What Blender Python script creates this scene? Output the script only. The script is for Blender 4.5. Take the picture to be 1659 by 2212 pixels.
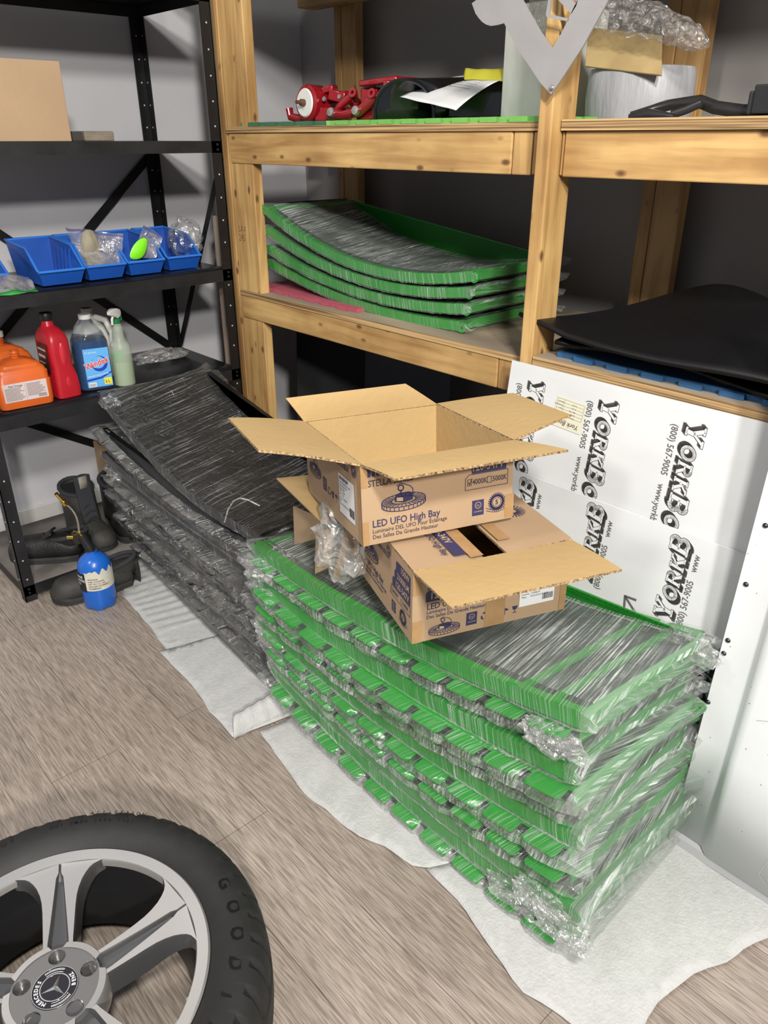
import bpy, bmesh, math, random
from mathutils import Vector, Matrix, noise
from mathutils.geometry import tessellate_polygon
for o in list(bpy.data.objects): bpy.data.objects.remove(o)
S = bpy.context.scene
COL = S.collection
PI = math.pi
R = math.radians
# ------------------------------------------------------------------ camera, world, lights
PITCH, AZ, HC, FPX = R(26.0), R(47.7), 1.5, 1660.0
cam = bpy.data.cameras.new('camera'); co = bpy.data.objects.new('camera', cam); COL.objects.link(co)
co.location = (0, 0, HC); co.rotation_euler = (PI/2-PITCH, 0, AZ)
cam.sensor_fit = 'VERTICAL'; cam.sensor_height = 24.0; cam.lens = FPX/2212*24.0
cam.clip_start = .02
S.camera = co
W = bpy.data.worlds.new('World'); S.world = W; W.use_nodes = True
W.node_tree.nodes['Background'].inputs[0].default_value = (.80, .86, 1.0, 1)
W.node_tree.nodes['Background'].inputs[1].default_value = .28
def area(name, loc, tgt, size, power, col=(1, .965, .9)):
    l = bpy.data.lights.new(name, 'AREA'); l.shape = 'DISK'; l.size = size; l.energy = power; l.color = col
    o = bpy.data.objects.new(name, l); COL.objects.link(o); o.location = loc
    o.rotation_euler = (Vector(tgt)-Vector(loc)).to_track_quat('-Z', 'Y').to_euler(); return o
area('high_bay_light', (.75, -.2, 3.1), (-1.2, 1.0, .3), .34, 96)
area('high_bay_light', (2.6, -1.2, 3.15), (-1.5, 1.2, .5), .34, 178)
area('high_bay_light', (-1.5, -1.2, 3.3), (-1.2, 1.2, .5), .4, 34)
S.view_settings.view_transform = 'Standard'; S.view_settings.look = 'None'
S.view_settings.exposure = .17; S.view_settings.gamma = 1
S.cycles.transparent_max_bounces = 24
S.cycles.max_bounces = 8
# ------------------------------------------------------------------ pixel -> place
_F = Vector((-math.sin(AZ)*math.cos(PITCH), math.cos(AZ)*math.cos(PITCH), -math.sin(PITCH)))
_R = Vector((math.cos(AZ), math.sin(AZ), 0)); _U = _R.cross(_F)
def at(px, py, x=None, y=None, z=None):
    d = _F+_R*((px-829.5)/FPX)-_U*((py-1106)/FPX)
    t = x/d.x if x is not None else y/d.y if y is not None else (z-HC)/d.z
    return Vector((d.x*t, d.y*t, d.z*t+HC))
def atp(px, py, p0, n):
    d = _F+_R*((px-829.5)/FPX)-_U*((py-1106)/FPX); c = Vector((0, 0, HC))
    return c+d*((Vector(p0)-c).dot(n)/d.dot(n))
# ------------------------------------------------------------------ materials
_M = {}
def mat(name, col, rough=.5, metal=0, var=0, vs=8, bump=0, bs=60, stretch=(1, 1, 1), spec=.5, col2=None, trans=0, alpha=1, ior=1.45, spots=None, coat=0):
    if name in _M: return _M[name]
    m = bpy.data.materials.new(name); m.use_nodes = True; nt = m.node_tree; N = nt.nodes; L = nt.links
    b = N['Principled BSDF']
    b.inputs['Base Color'].default_value = (*col, 1); b.inputs['Roughness'].default_value = rough
    b.inputs['Metallic'].default_value = metal; b.inputs['Specular IOR Level'].default_value = spec
    b.inputs['Transmission Weight'].default_value = trans; b.inputs['IOR'].default_value = ior
    b.inputs['Alpha'].default_value = alpha; b.inputs['Coat Weight'].default_value = coat
    if var or bump or spots:
        tc = N.new('ShaderNodeTexCoord'); mp = N.new('ShaderNodeMapping'); mp.inputs['Scale'].default_value = stretch
        L.new(tc.outputs['Object'], mp.inputs['Vector'])
    src = None
    if var:
        n = N.new('ShaderNodeTexNoise'); n.inputs['Scale'].default_value = vs; n.inputs['Detail'].default_value = 6
        L.new(mp.outputs[0], n.inputs['Vector'])
        r = N.new('ShaderNodeValToRGB'); c2 = col2 or tuple(c*(1-var) for c in col)
        r.color_ramp.elements[0].position = .32; r.color_ramp.elements[1].position = .68
        r.color_ramp.elements[0].color = (*c2, 1); r.color_ramp.elements[1].color = (*col, 1)
        L.new(n.outputs['Fac'], r.inputs[0]); src = r.outputs[0]
    if spots:
        sc, thr, scol = spots
        v = N.new('ShaderNodeTexVoronoi'); v.inputs['Scale'].default_value = sc; L.new(tc.outputs['Object'], v.inputs['Vector'])
        lt = N.new('ShaderNodeMath'); lt.operation = 'LESS_THAN'; lt.inputs[1].default_value = thr; L.new(v.outputs['Distance'], lt.inputs[0])
        mx = N.new('ShaderNodeMix'); mx.data_type = 'RGBA'; L.new(lt.outputs[0], mx.inputs['Factor'])
        if src: L.new(src, mx.inputs['A'])
        else: mx.inputs['A'].default_value = (*col, 1)
        mx.inputs['B'].default_value = (*scol, 1); src = mx.outputs['Result']
    if src: L.new(src, b.inputs['Base Color'])
    if bump:
        n = N.new('ShaderNodeTexNoise'); n.inputs['Scale'].default_value = bs; n.inputs['Detail'].default_value = 4
        L.new(mp.outputs[0], n.inputs['Vector'])
        bp = N.new('ShaderNodeBump'); bp.inputs['Strength'].default_value = bump; bp.inputs['Distance'].default_value = .01
        L.new(n.outputs['Fac'], bp.inputs['Height']); L.new(bp.outputs[0], b.inputs['Normal'])
    _M[name] = m; return m
def wood(name, axis, a=(.60, .39, .155), b=(.40, .225, .08), dark=(.13, .06, .02)):
    """lumber with grain running along an axis, knots and grubby patches"""
    if name in _M: return _M[name]
    m = bpy.data.materials.new(name); m.use_nodes = True; nt = m.node_tree; N = nt.nodes; L = nt.links; B = N['Principled BSDF']
    B.inputs['Roughness'].default_value = .55
    tc = N.new('ShaderNodeTexCoord')
    def noi(scale, det, st, dist=0):
        mp = N.new('ShaderNodeMapping'); mp.inputs['Scale'].default_value = st; L.new(tc.outputs['Object'], mp.inputs[0])
        n = N.new('ShaderNodeTexNoise'); n.inputs['Scale'].default_value = scale; n.inputs['Detail'].default_value = det
        n.inputs['Distortion'].default_value = dist; L.new(mp.outputs[0], n.inputs['Vector']); return n
    st = [1, 1, 1]; st[axis] = .08
    g = noi(34, 5, st, .5); r = N.new('ShaderNodeValToRGB')
    r.color_ramp.elements[0].position = .34; r.color_ramp.elements[0].color = (*b, 1)
    r.color_ramp.elements[1].position = .6; r.color_ramp.elements[1].color = (*a, 1); L.new(g.outputs['Fac'], r.inputs[0])
    p = noi(3.5, 5, (1, 1, 1)); pr = N.new('ShaderNodeValToRGB'); pr.color_ramp.elements[0].position = .38; pr.color_ramp.elements[1].position = .62
    pr.color_ramp.elements[0].color = (.62, .56, .5, 1); pr.color_ramp.elements[1].color = (1, 1, 1, 1); L.new(p.outputs['Fac'], pr.inputs[0])
    mu = N.new('ShaderNodeMix'); mu.data_type = 'RGBA'; mu.blend_type = 'MULTIPLY'; mu.inputs['Factor'].default_value = .8
    L.new(r.outputs[0], mu.inputs['A']); L.new(pr.outputs[0], mu.inputs['B'])
    st2 = [1, 1, 1]; st2[axis] = .5
    mp = N.new('ShaderNodeMapping'); mp.inputs['Scale'].default_value = st2; L.new(tc.outputs['Object'], mp.inputs[0])
    v = N.new('ShaderNodeTexVoronoi'); v.inputs['Scale'].default_value = 17; L.new(mp.outputs[0], v.inputs['Vector'])
    kr = N.new('ShaderNodeValToRGB'); kr.color_ramp.elements[0].position = .07; kr.color_ramp.elements[0].color = (1, 1, 1, 1)
    kr.color_ramp.elements[1].position = .16; kr.color_ramp.elements[1].color = (0, 0, 0, 1); L.new(v.outputs['Distance'], kr.inputs[0])
    mk = N.new('ShaderNodeMix'); mk.data_type = 'RGBA'; L.new(kr.outputs[0], mk.inputs['Factor']); L.new(mu.outputs['Result'], mk.inputs['A']); mk.inputs['B'].default_value = (*dark, 1)
    L.new(mk.outputs['Result'], B.inputs['Base Color'])
    bp = N.new('ShaderNodeBump'); bp.inputs['Strength'].default_value = .25; bp.inputs['Distance'].default_value = .004
    L.new(g.outputs['Fac'], bp.inputs['Height']); L.new(bp.outputs[0], B.inputs['Normal'])
    _M[name] = m; return m
def plyedge(name):
    if name in _M: return _M[name]
    m = bpy.data.materials.new(name); m.use_nodes = True; N = m.node_tree.nodes; L = m.node_tree.links; B = N['Principled BSDF']; B.inputs['Roughness'].default_value = .7
    tc = N.new('ShaderNodeTexCoord'); mp = N.new('ShaderNodeMapping'); mp.inputs['Scale'].default_value = (1.2, 1.2, 150); L.new(tc.outputs['Object'], mp.inputs[0])
    n = N.new('ShaderNodeTexNoise'); n.inputs['Scale'].default_value = 1.6; n.inputs['Detail'].default_value = 5; L.new(mp.outputs[0], n.inputs['Vector'])
    r = N.new('ShaderNodeValToRGB'); r.color_ramp.elements[0].position = .36; r.color_ramp.elements[0].color = (.12, .06, .022, 1)
    r.color_ramp.elements[1].position = .58; r.color_ramp.elements[1].color = (.50, .33, .15, 1); L.new(n.outputs['Fac'], r.inputs[0]); L.new(r.outputs[0], B.inputs['Base Color'])
    _M[name] = m; return m
def floor_mat():
    m = bpy.data.materials.new('floor_planks'); m.use_nodes = True; N = m.node_tree.nodes; L = m.node_tree.links; B = N['Principled BSDF']
    tc = N.new('ShaderNodeTexCoord'); rot = N.new('ShaderNodeMapping'); rot.inputs['Rotation'].default_value = (0, 0, R(0)); L.new(tc.outputs['Object'], rot.inputs[0])
    br = N.new('ShaderNodeTexBrick'); br.offset = .37; br.inputs['Scale'].default_value = 1; br.inputs['Brick Width'].default_value = 1.22; br.inputs['Row Height'].default_value = .18
    br.inputs['Mortar Size'].default_value = .0008; br.inputs['Mortar Smooth'].default_value = .1; br.inputs['Bias'].default_value = 0
    br.inputs['Color1'].default_value = (.335, .285, .245, 1); br.inputs['Color2'].default_value = (.295, .25, .215, 1); br.inputs['Mortar'].default_value = (.12, .095, .08, 1)
    L.new(rot.outputs[0], br.inputs['Vector'])
    def n(sc, st, det=8, dis=.6):
        mp = N.new('ShaderNodeMapping'); mp.inputs['Scale'].default_value = st; L.new(rot.outputs[0], mp.inputs[0])
        t = N.new('ShaderNodeTexNoise'); t.inputs['Scale'].default_value = sc; t.inputs['Detail'].default_value = det; t.inputs['Distortion'].default_value = dis
        L.new(mp.outputs[0], t.inputs['Vector']); return t
    def ramp(src, p0, c0, p1, c1):
        r = N.new('ShaderNodeValToRGB'); r.color_ramp.elements[0].position = p0; r.color_ramp.elements[0].color = (*c0, 1); r.color_ramp.elements[1].position = p1; r.color_ramp.elements[1].color = (*c1, 1)
        L.new(src, r.inputs[0]); return r.outputs[0]
    def mul(a, b, f=1):
        x = N.new('ShaderNodeMix'); x.data_type = 'RGBA'; x.blend_type = 'MULTIPLY'; x.inputs['Factor'].default_value = f; L.new(a, x.inputs['A']); L.new(b, x.inputs['B']); return x.outputs['Result']
    fine = n(300, (.05, 1, 1)); mid = n(75, (.06, 1, 1), 6, 1.6); big = n(1.6, (1, 1, 1), 4)
    c = mul(br.outputs['Color'], ramp(fine.outputs['Fac'], .38, (.62, .60, .58), .58, (1.15, 1.14, 1.13)), .9)
    c = mul(c, ramp(mid.outputs['Fac'], .38, (.78, .76, .74), .62, (1.08, 1.08, 1.08)), .65)
    c = mul(c, ramp(big.outputs['Fac'], .35, (.88, .87, .86), .65, (1.05, 1.05, 1.05)), .8)
    v = N.new('ShaderNodeTexVoronoi'); v.feature = 'DISTANCE_TO_EDGE'; v.inputs['Scale'].default_value = 1.7; v.inputs['Randomness'].default_value = 1
    ds = n(2.5, (1, 1, 1), 2); ad = N.new('ShaderNodeMix'); ad.data_type = 'RGBA'; ad.inputs['Factor'].default_value = .25
    L.new(rot.outputs[0], ad.inputs['A']); L.new(ds.outputs['Color'], ad.inputs['B']); L.new(ad.outputs['Result'], v.inputs['Vector'])
    c = mul(c, ramp(v.outputs['Distance'], .0, (.80, .79, .78), .004, (1, 1, 1)), .4)
    L.new(c, B.inputs['Base Color']); B.inputs['Roughness'].default_value = .42
    bp = N.new('ShaderNodeBump'); bp.inputs['Strength'].default_value = .18; bp.inputs['Distance'].default_value = .003; L.new(fine.outputs['Fac'], bp.inputs['Height']); L.new(bp.outputs[0], B.inputs['Normal'])
    return m
def film(name, col, dens=.42, thr=(.47, .66), scale=(95, 5), base=.03, gloss=.14, skew=.9, wr=.35, op=.85):
    """stretch wrap: clear film with milky stretch streaks along the winding and creased highlights"""
    if name in _M: return _M[name]
    m = bpy.data.materials.new(name); m.use_nodes = True; N = m.node_tree.nodes; L = m.node_tree.links
    for x in list(N): N.remove(x)
    out = N.new('ShaderNodeOutputMaterial'); uv = N.new('ShaderNodeUVMap'); uv.uv_map = 'UVMap'
    mp = N.new('ShaderNodeMapping'); mp.vector_type = 'POINT'; mp.inputs['Rotation'].default_value = (0, 0, R(-14*skew)); L.new(uv.outputs[0], mp.inputs[0])
    def strk(sx, sy, det, a, b, rot=0):
        q = N.new('ShaderNodeMapping'); q.inputs['Scale'].default_value = (sx, sy, 1); L.new(mp.outputs[0], q.inputs[0])
        n = N.new('ShaderNodeTexNoise'); n.inputs['Scale'].default_value = 1; n.inputs['Detail'].default_value = det; n.inputs['Roughness'].default_value = .65
        L.new(q.outputs[0], n.inputs['Vector']); r = N.new('ShaderNodeMapRange'); r.inputs[1].default_value = a; r.inputs[2].default_value = b; L.new(n.outputs['Fac'], r.inputs[0]); return r.outputs[0], n
    s1, n1 = strk(scale[0], scale[1], 5, thr[0], thr[1])
    s2, n2 = strk(7, 4, 3, .35, .65)
    a1 = N.new('ShaderNodeMath'); a1.operation = 'MULTIPLY'; L.new(s1, a1.inputs[0]); L.new(s2, a1.inputs[1])
    a2 = N.new('ShaderNodeMath'); a2.operation = 'MULTIPLY_ADD'; a2.inputs[1].default_value = op; a2.inputs[2].default_value = base; a2.use_clamp = True; L.new(a1.outputs[0], a2.inputs[0])
    cr = N.new('ShaderNodeTexNoise'); cr.inputs['Scale'].default_value = 34; cr.inputs['Detail'].default_value = 3; cr.inputs['Distortion'].default_value = 1.2; L.new(uv.outputs[0], cr.inputs['Vector'])
    ad = N.new('ShaderNodeMath'); ad.operation = 'MULTIPLY_ADD'; ad.inputs[1].default_value = .8; L.new(n1.outputs['Fac'], ad.inputs[0]); L.new(cr.outputs['Fac'], ad.inputs[2])
    bp = N.new('ShaderNodeBump'); bp.inputs['Strength'].default_value = wr; bp.inputs['Distance'].default_value = .012; L.new(ad.outputs[0], bp.inputs['Height'])
    tr = N.new('ShaderNodeBsdfTransparent'); gl = N.new('ShaderNodeBsdfGlossy'); gl.inputs['Roughness'].default_value = .10; L.new(bp.outputs[0], gl.inputs['Normal'])
    g = N.new('ShaderNodeMixShader'); g.inputs[0].default_value = gloss; L.new(tr.outputs[0], g.inputs[1]); L.new(gl.outputs[0], g.inputs[2])
    pr = N.new('ShaderNodeBsdfPrincipled'); pr.inputs['Base Color'].default_value = (*col, 1); pr.inputs['Roughness'].default_value = .28; L.new(bp.outputs[0], pr.inputs['Normal'])
    mx = N.new('ShaderNodeMixShader'); L.new(a2.outputs[0], mx.inputs[0]); L.new(g.outputs[0], mx.inputs[1]); L.new(pr.outputs[0], mx.inputs[2]); L.new(mx.outputs[0], out.inputs[0])
    _M[name] = m; return m
def clearfilm(name, col=(.8, .8, .8), milky=.22, gloss=.22, sc=26, wr=.8):
    if name in _M: return _M[name]
    m = bpy.data.materials.new(name); m.use_nodes = True; N = m.node_tree.nodes; L = m.node_tree.links
    for x in list(N): N.remove(x)
    out = N.new('ShaderNodeOutputMaterial'); tc = N.new('ShaderNodeTexCoord')
    n = N.new('ShaderNodeTexNoise'); n.inputs['Scale'].default_value = sc; n.inputs['Detail'].default_value = 4; n.inputs['Distortion'].default_value = 1.5; L.new(tc.outputs['Object'], n.inputs['Vector'])
    bp = N.new('ShaderNodeBump'); bp.inputs['Strength'].default_value = wr; bp.inputs['Distance'].default_value = .02; L.new(n.outputs['Fac'], bp.inputs['Height'])
    tr = N.new('ShaderNodeBsdfTransparent'); gl = N.new('ShaderNodeBsdfGlossy'); gl.inputs['Roughness'].default_value = .12; L.new(bp.outputs[0], gl.inputs['Normal'])
    g = N.new('ShaderNodeMixShader'); g.inputs[0].default_value = gloss; L.new(tr.outputs[0], g.inputs[1]); L.new(gl.outputs[0], g.inputs[2])
    df = N.new('ShaderNodeBsdfPrincipled'); df.inputs['Base Color'].default_value = (*col, 1); df.inputs['Roughness'].default_value = .3; L.new(bp.outputs[0], df.inputs['Normal'])
    mr = N.new('ShaderNodeMapRange'); mr.inputs[1].default_value = .4; mr.inputs[2].default_value = .7; mr.inputs[3].default_value = milky*.5; mr.inputs[4].default_value = min(1, milky*2); L.new(n.outputs['Fac'], mr.inputs[0])
    mx = N.new('ShaderNodeMixShader'); L.new(mr.outputs[0], mx.inputs[0]); L.new(g.outputs[0], mx.inputs[1]); L.new(df.outputs[0], mx.inputs[2]); L.new(mx.outputs[0], out.inputs[0])
    _M[name] = m; return m
# ------------------------------------------------------------------ objects
def tag(o, label=None, cat=None, group=None, kind=None):
    for k, v in (('label', label), ('category', cat), ('group', group), ('kind', kind)):
        if v: o[k] = v
    return o
def empty(name, loc, label=None, cat=None, group=None):
    o = bpy.data.objects.new(name, None); COL.objects.link(o); o.location = loc; o.empty_display_size = .05
    return tag(o, label, cat, group)
def wloc(o):
    v = Vector((0, 0, 0))
    while o: v += Vector(o.location); o = o.parent
    return v
class MB:
    def __init__(s): s.v = []; s.f = []; s.m = []; s.uv = None
    def add(s, vs, fs, mi=0):
        n = len(s.v); s.v += [Vector(p) for p in vs]
        for f in fs: s.f.append([i+n for i in f]); s.m.append(mi)
        return s
    def hexa(s, p, mi=0):
        return s.add(p, [(0, 3, 2, 1), (4, 5, 6, 7), (0, 1, 5, 4), (1, 2, 6, 5), (2, 3, 7, 6), (3, 0, 4, 7)], mi)
    def box(s, lo, hi, mi=0, M=None):
        x0, y0, z0 = lo; x1, y1, z1 = hi
        p = [Vector(q) for q in ((x0, y0, z0), (x1, y0, z0), (x1, y1, z0), (x0, y1, z0), (x0, y0, z1), (x1, y0, z1), (x1, y1, z1), (x0, y1, z1))]
        if M: p = [M @ q for q in p]
        return s.hexa(p, mi)
    def plate(s, loops, th, M=None, mi=0, top=None):
        """flat outline (with holes) of thickness th; local z 0..th"""
        loops = [[Vector((p[0], p[1], 0)) for p in lp] for lp in loops]
        flat = [p for lp in loops for p in lp]; n = len(flat)
        tris = tessellate_polygon(loops)
        M = M or Matrix()
        vs = [M @ p for p in flat]+[M @ (p+Vector((0, 0, th))) for p in flat]
        fs = [tuple(t) for t in tris]+[tuple(i+n for i in reversed(t)) for t in tris]; k = 0
        for lp in loops:
            L = len(lp)
            for i in range(L): a, b = k+i, k+(i+1) % L; fs.append((a, b, b+n, a+n))
            k += L
        return s.add(vs, fs, mi)
    def lathe(s, prof, seg=32, M=None, mi=0, a0=0, cap=False, mis=None):
        M = M or Matrix(); n = len(prof); vs = []
        for k in range(seg):
            a = a0+2*PI*k/seg
            for r, z in prof: vs.append(M @ Vector((r*math.cos(a), r*math.sin(a), z)))
        for j in range(n-1):
            mm = mis[j] if mis else mi
            s.add([], [], mm)
        base = len(s.v); s.v += vs
        for k in range(seg):
            k2 = (k+1) % seg
            for j in range(n-1):
                s.f.append([base+k*n+j, base+k2*n+j, base+k2*n+j+1, base+k*n+j+1]); s.m.append(mis[j] if mis else mi)
        if cap:
            s.f.append([base+k*n for k in reversed(range(seg))]); s.m.append(mi); s.f.append([base+k*n+n-1 for k in range(seg)]); s.m.append(mi)
        return s
    def loft(s, rings, cap=True, mi=0, closed=True):
        n = len(rings[0]); b = len(s.v)
        for r in rings: s.v += [Vector(p) for p in r]
        for i in range(len(rings)-1):
            for j in range(n if closed else n-1):
                k = (j+1) % n; s.f.append([b+i*n+j, b+i*n+k, b+(i+1)*n+k, b+(i+1)*n+j]); s.m.append(mi)
        if cap:
            s.f.append([b+j for j in reversed(range(n))]); s.m.append(mi); s.f.append([b+(len(rings)-1)*n+j for j in range(n)]); s.m.append(mi)
        return s
    def tube(s, path, r, seg=8, mi=0, cap=True):
        path = [Vector(p) for p in path]; rings = []; up = None
        for i, p in enumerate(path):
            t = (path[min(i+1, len(path)-1)]-path[max(i-1, 0)]).normalized()
            if up is None: up = t.orthogonal().normalized()
            up = (up-t*up.dot(t)).normalized(); w = t.cross(up); rr = r[i] if isinstance(r, (list, tuple)) else r
            rings.append([p+(up*math.cos(2*PI*k/seg)+w*math.sin(2*PI*k/seg))*rr for k in range(seg)])
        return s.loft(rings, cap, mi)
    def sheet(s, f, nu, nv, mi=0, th=0):
        b = len(s.v)
        for i in range(nu+1):
            for j in range(nv+1): s.v.append(Vector(f(i/nu, j/nv)))
        for i in range(nu):
            for j in range(nv): s.f.append([b+i*(nv+1)+j, b+(i+1)*(nv+1)+j, b+(i+1)*(nv+1)+j+1, b+i*(nv+1)+j+1]); s.m.append(mi)
        return s
    def build(s, name, m, parent=None, bevel=0, smooth=40, solid=0, sub=0, label=None, local=False, seg=2):
        me = bpy.data.meshes.new(name); off = Vector((0, 0, 0)) if local or parent is None else wloc(parent)
        loc = Vector((0, 0, 0))
        me.from_pydata([tuple(v-off-loc) for v in s.v], [], s.f)
        for x in (m if isinstance(m, (list, tuple)) else [m]): me.materials.append(x)
        me.polygons.foreach_set('material_index', s.m)
        if s.uv:
            u = me.uv_layers.new(name='UVMap')
            for i, l in enumerate(me.loops): u.data[i].uv = s.uv[l.vertex_index]
        bm = bmesh.new(); bm.from_mesh(me); bmesh.ops.recalc_face_normals(bm, faces=bm.faces); bm.to_mesh(me); bm.free()
        if smooth:
            me.polygons.foreach_set('use_smooth', [True]*len(me.polygons)); me.set_sharp_from_angle(angle=R(smooth))
        me.update()
        o = bpy.data.objects.new(name, me); COL.objects.link(o)
        if parent: o.parent = parent
        if solid:
            d = o.modifiers.new('s', 'SOLIDIFY'); d.thickness = solid; d.offset = 0
        if bevel:
            d = o.modifiers.new('b', 'BEVEL'); d.width = bevel; d.segments = seg; d.limit_method = 'ANGLE'; d.angle_limit = R(40)
        if sub:
            d = o.modifiers.new('u', 'SUBSURF'); d.levels = sub; d.render_levels = sub
        if label: o['label'] = label
        return o
def frameM(o, x, y, z=None):
    x = Vector(x).normalized(); y = Vector(y); y = (y-x*y.dot(x)).normalized(); z = x.cross(y)
    return Matrix(((x.x, y.x, z.x, o[0]), (x.y, y.y, z.y, o[1]), (x.z, y.z, z.z, o[2]), (0, 0, 0, 1)))
_tc = {}
def glyphs(txt, bold=0, shear=0, align='LEFT', space=1.0):
    k = (txt, bold, shear, align, space)
    if k in _tc: return _tc[k]
    c = bpy.data.curves.new('t', 'FONT'); c.body = txt; c.size = 1; c.offset = bold; c.shear = shear; c.align_x = align; c.resolution_u = 2; c.space_character = space
    o = bpy.data.objects.new('t', c); COL.objects.link(o); dg = bpy.context.evaluated_depsgraph_get(); dg.update()
    me = o.evaluated_get(dg).to_mesh(); r = ([v.co.copy() for v in me.vertices], [tuple(p.vertices) for p in me.polygons])
    o.evaluated_get(dg).to_mesh_clear(); bpy.data.objects.remove(o); bpy.data.curves.remove(c)
    _tc[k] = r; return r
class Face:
    """a printed face: u to the right, v up, w outwards, metres"""
    def __init__(s, o, u, v, lift=.0006):
        s.M = frameM(o, u, v); s.mb = {}; s.lift = lift
    def b(s, k): return s.mb.setdefault(k, MB())
    def text(s, k, t, x, y, size, bold=.0, shear=0, align='LEFT', rot=0, lift=0, sx=1, space=1.0):
        vs, fs = glyphs(t, bold, shear, align, space); c, n = math.cos(rot), math.sin(rot)
        s.b(k).add([s.M @ Vector((x+(p.x*sx*c-p.y*n)*size, y+(p.x*sx*n+p.y*c)*size, s.lift+lift)) for p in vs], fs); return s
    def poly(s, k, pts, lift=0, holes=()):
        if k == 'tp': k = 'tp%d' % len(s.mb)
        loops = [[Vector((p[0], p[1], 0)) for p in lp] for lp in [pts, *holes]]; fl = [p for l in loops for p in l]
        s.b(k).add([s.M @ Vector((p.x, p.y, s.lift+lift)) for p in fl], [tuple(t) for t in tessellate_polygon(loops)]); return s
    def tape(s, n): return 'tp%d' % n
    def rect(s, k, x0, y0, x1, y1, lift=0): return s.poly(k, [(x0, y0), (x1, y0), (x1, y1), (x0, y1)], lift)
    def line(s, k, pts, w, lift=0, closed=False):
        pts = list(pts)+([pts[0]] if closed else [])
        for (a, b), (c, d) in zip(pts, pts[1:]):
            L = math.hypot(c-a, d-b) or 1e-9; nx, ny = -(d-b)/L*w/2, (c-a)/L*w/2; ex, ey = (c-a)/L*w*.3, (d-b)/L*w*.3
            s.poly(k, [(a+nx-ex, b+ny-ey), (a-nx-ex, b-ny-ey), (c-nx+ex, d-ny+ey), (c+nx+ex, d+ny+ey)], lift)
        return s
    def ring(s, k, x, y, r, w, lift=0, a0=0, a1=360, n=28, sy=1):
        return s.line(k, [(x+r*math.cos(R(a0+(a1-a0)*i/n)), y+sy*r*math.sin(R(a0+(a1-a0)*i/n))) for i in range(n+1)], w, lift)
    def disc(s, k, x, y, r, lift=0, n=24, sy=1):
        return s.poly(k, [(x+r*math.cos(2*PI*i/n), y+sy*r*math.sin(2*PI*i/n)) for i in range(n)], lift)
    def out(s, mats, parent, names):
        for k, mb in s.mb.items():
            k = 'tp' if k.startswith('tp') else k; mb.build(names.get(k, 'printing'), mats[k], parent, smooth=0)
rnd = random.Random(7)
# ------------------------------------------------------------------ setting
def struct(name, lo, hi, m, bevel=0):
    o = MB().box(lo, hi).build(name, m, bevel=bevel, smooth=0); tag(o, kind='structure'); return o
XW, YW = -3.12, 2.35
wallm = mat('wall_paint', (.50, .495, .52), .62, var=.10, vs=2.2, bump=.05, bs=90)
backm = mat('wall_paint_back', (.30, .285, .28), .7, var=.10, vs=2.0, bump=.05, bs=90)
struct('floor', (XW-.1, -3.2, -.05), (3.2, YW+.1, 0), floor_mat())
struct('wall_left', (XW-.1, -3.2, 0), (XW, YW, 3.4), wallm)
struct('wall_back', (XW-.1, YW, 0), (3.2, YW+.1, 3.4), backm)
struct('baseboard_left', (XW, -3.2, 0), (XW+.014, YW, .118), mat('baseboard_white', (.52, .51, .49), .5, var=.25, vs=6), bevel=.003)
# ------------------------------------------------------------------ black steel shelving
blk = mat('black_powder_coat', (.006, .006, .007), .42, var=.3, vs=40, bump=.05, bs=300)
blkd = mat('black_steel_dusty', (.014, .014, .016), .5, var=.55, vs=14, bump=.05, bs=200)
hole = mat('hole_grey', (.42, .42, .42), .6)
bolt = mat('bolt_black', (.03, .03, .03), .3, metal=.6)
XF, XB, YL, YR = -2.586, -3.09, .622, 1.585
ms = empty('shelving_unit', ((XF+XB)/2, (YL+YR)/2, 0), 'black steel shelving unit with perforated angle posts against the left wall', 'shelving unit')
for x, y, sx, sy in ((XF, YL, -1, 1), (XF, YR, -1, -1), (XB, YR, 1, -1), (XB, YL, 1, 1)):
    L = .040; t = .003; b = MB()
    b.box((min(x, x+sx*L), min(y, y+sy*t), 0), (max(x, x+sx*L), max(y, y+sy*t), 2.42))
    b.box((min(x, x+sx*t), min(y, y+sy*L), 0), (max(x, x+sx*t), max(y, y+sy*L), 2.42))
    p = b.build('post', blk if x == XB or y == YR else blkd, ms, smooth=0)
    h = MB()
    for k in range(31):
        z = .09+k*.076
        if any(z0-.045 < z < z0+.02 for z0 in (.06, .68, 1.06, 1.49, 1.93)): continue
        for fl in (0, 1):
            M = Matrix.Translation((x+(.0006 if x == XF else -.0006 if 0 else .0036)*(1), y+sy*L*.5, z)) @ Matrix.Rotation(PI/2, 4, 'Y') if fl == 0 else \
                Matrix.Translation((x+sx*L*.5, y-(.0006 if y == YL else .0036), z)) @ Matrix.Rotation(PI/2, 4, 'X')
            h.lathe([(0, 0), (.0032, 0), (.0032, .0005)], 8, M)
    h.build('perforation', hole, p, smooth=0)
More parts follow.
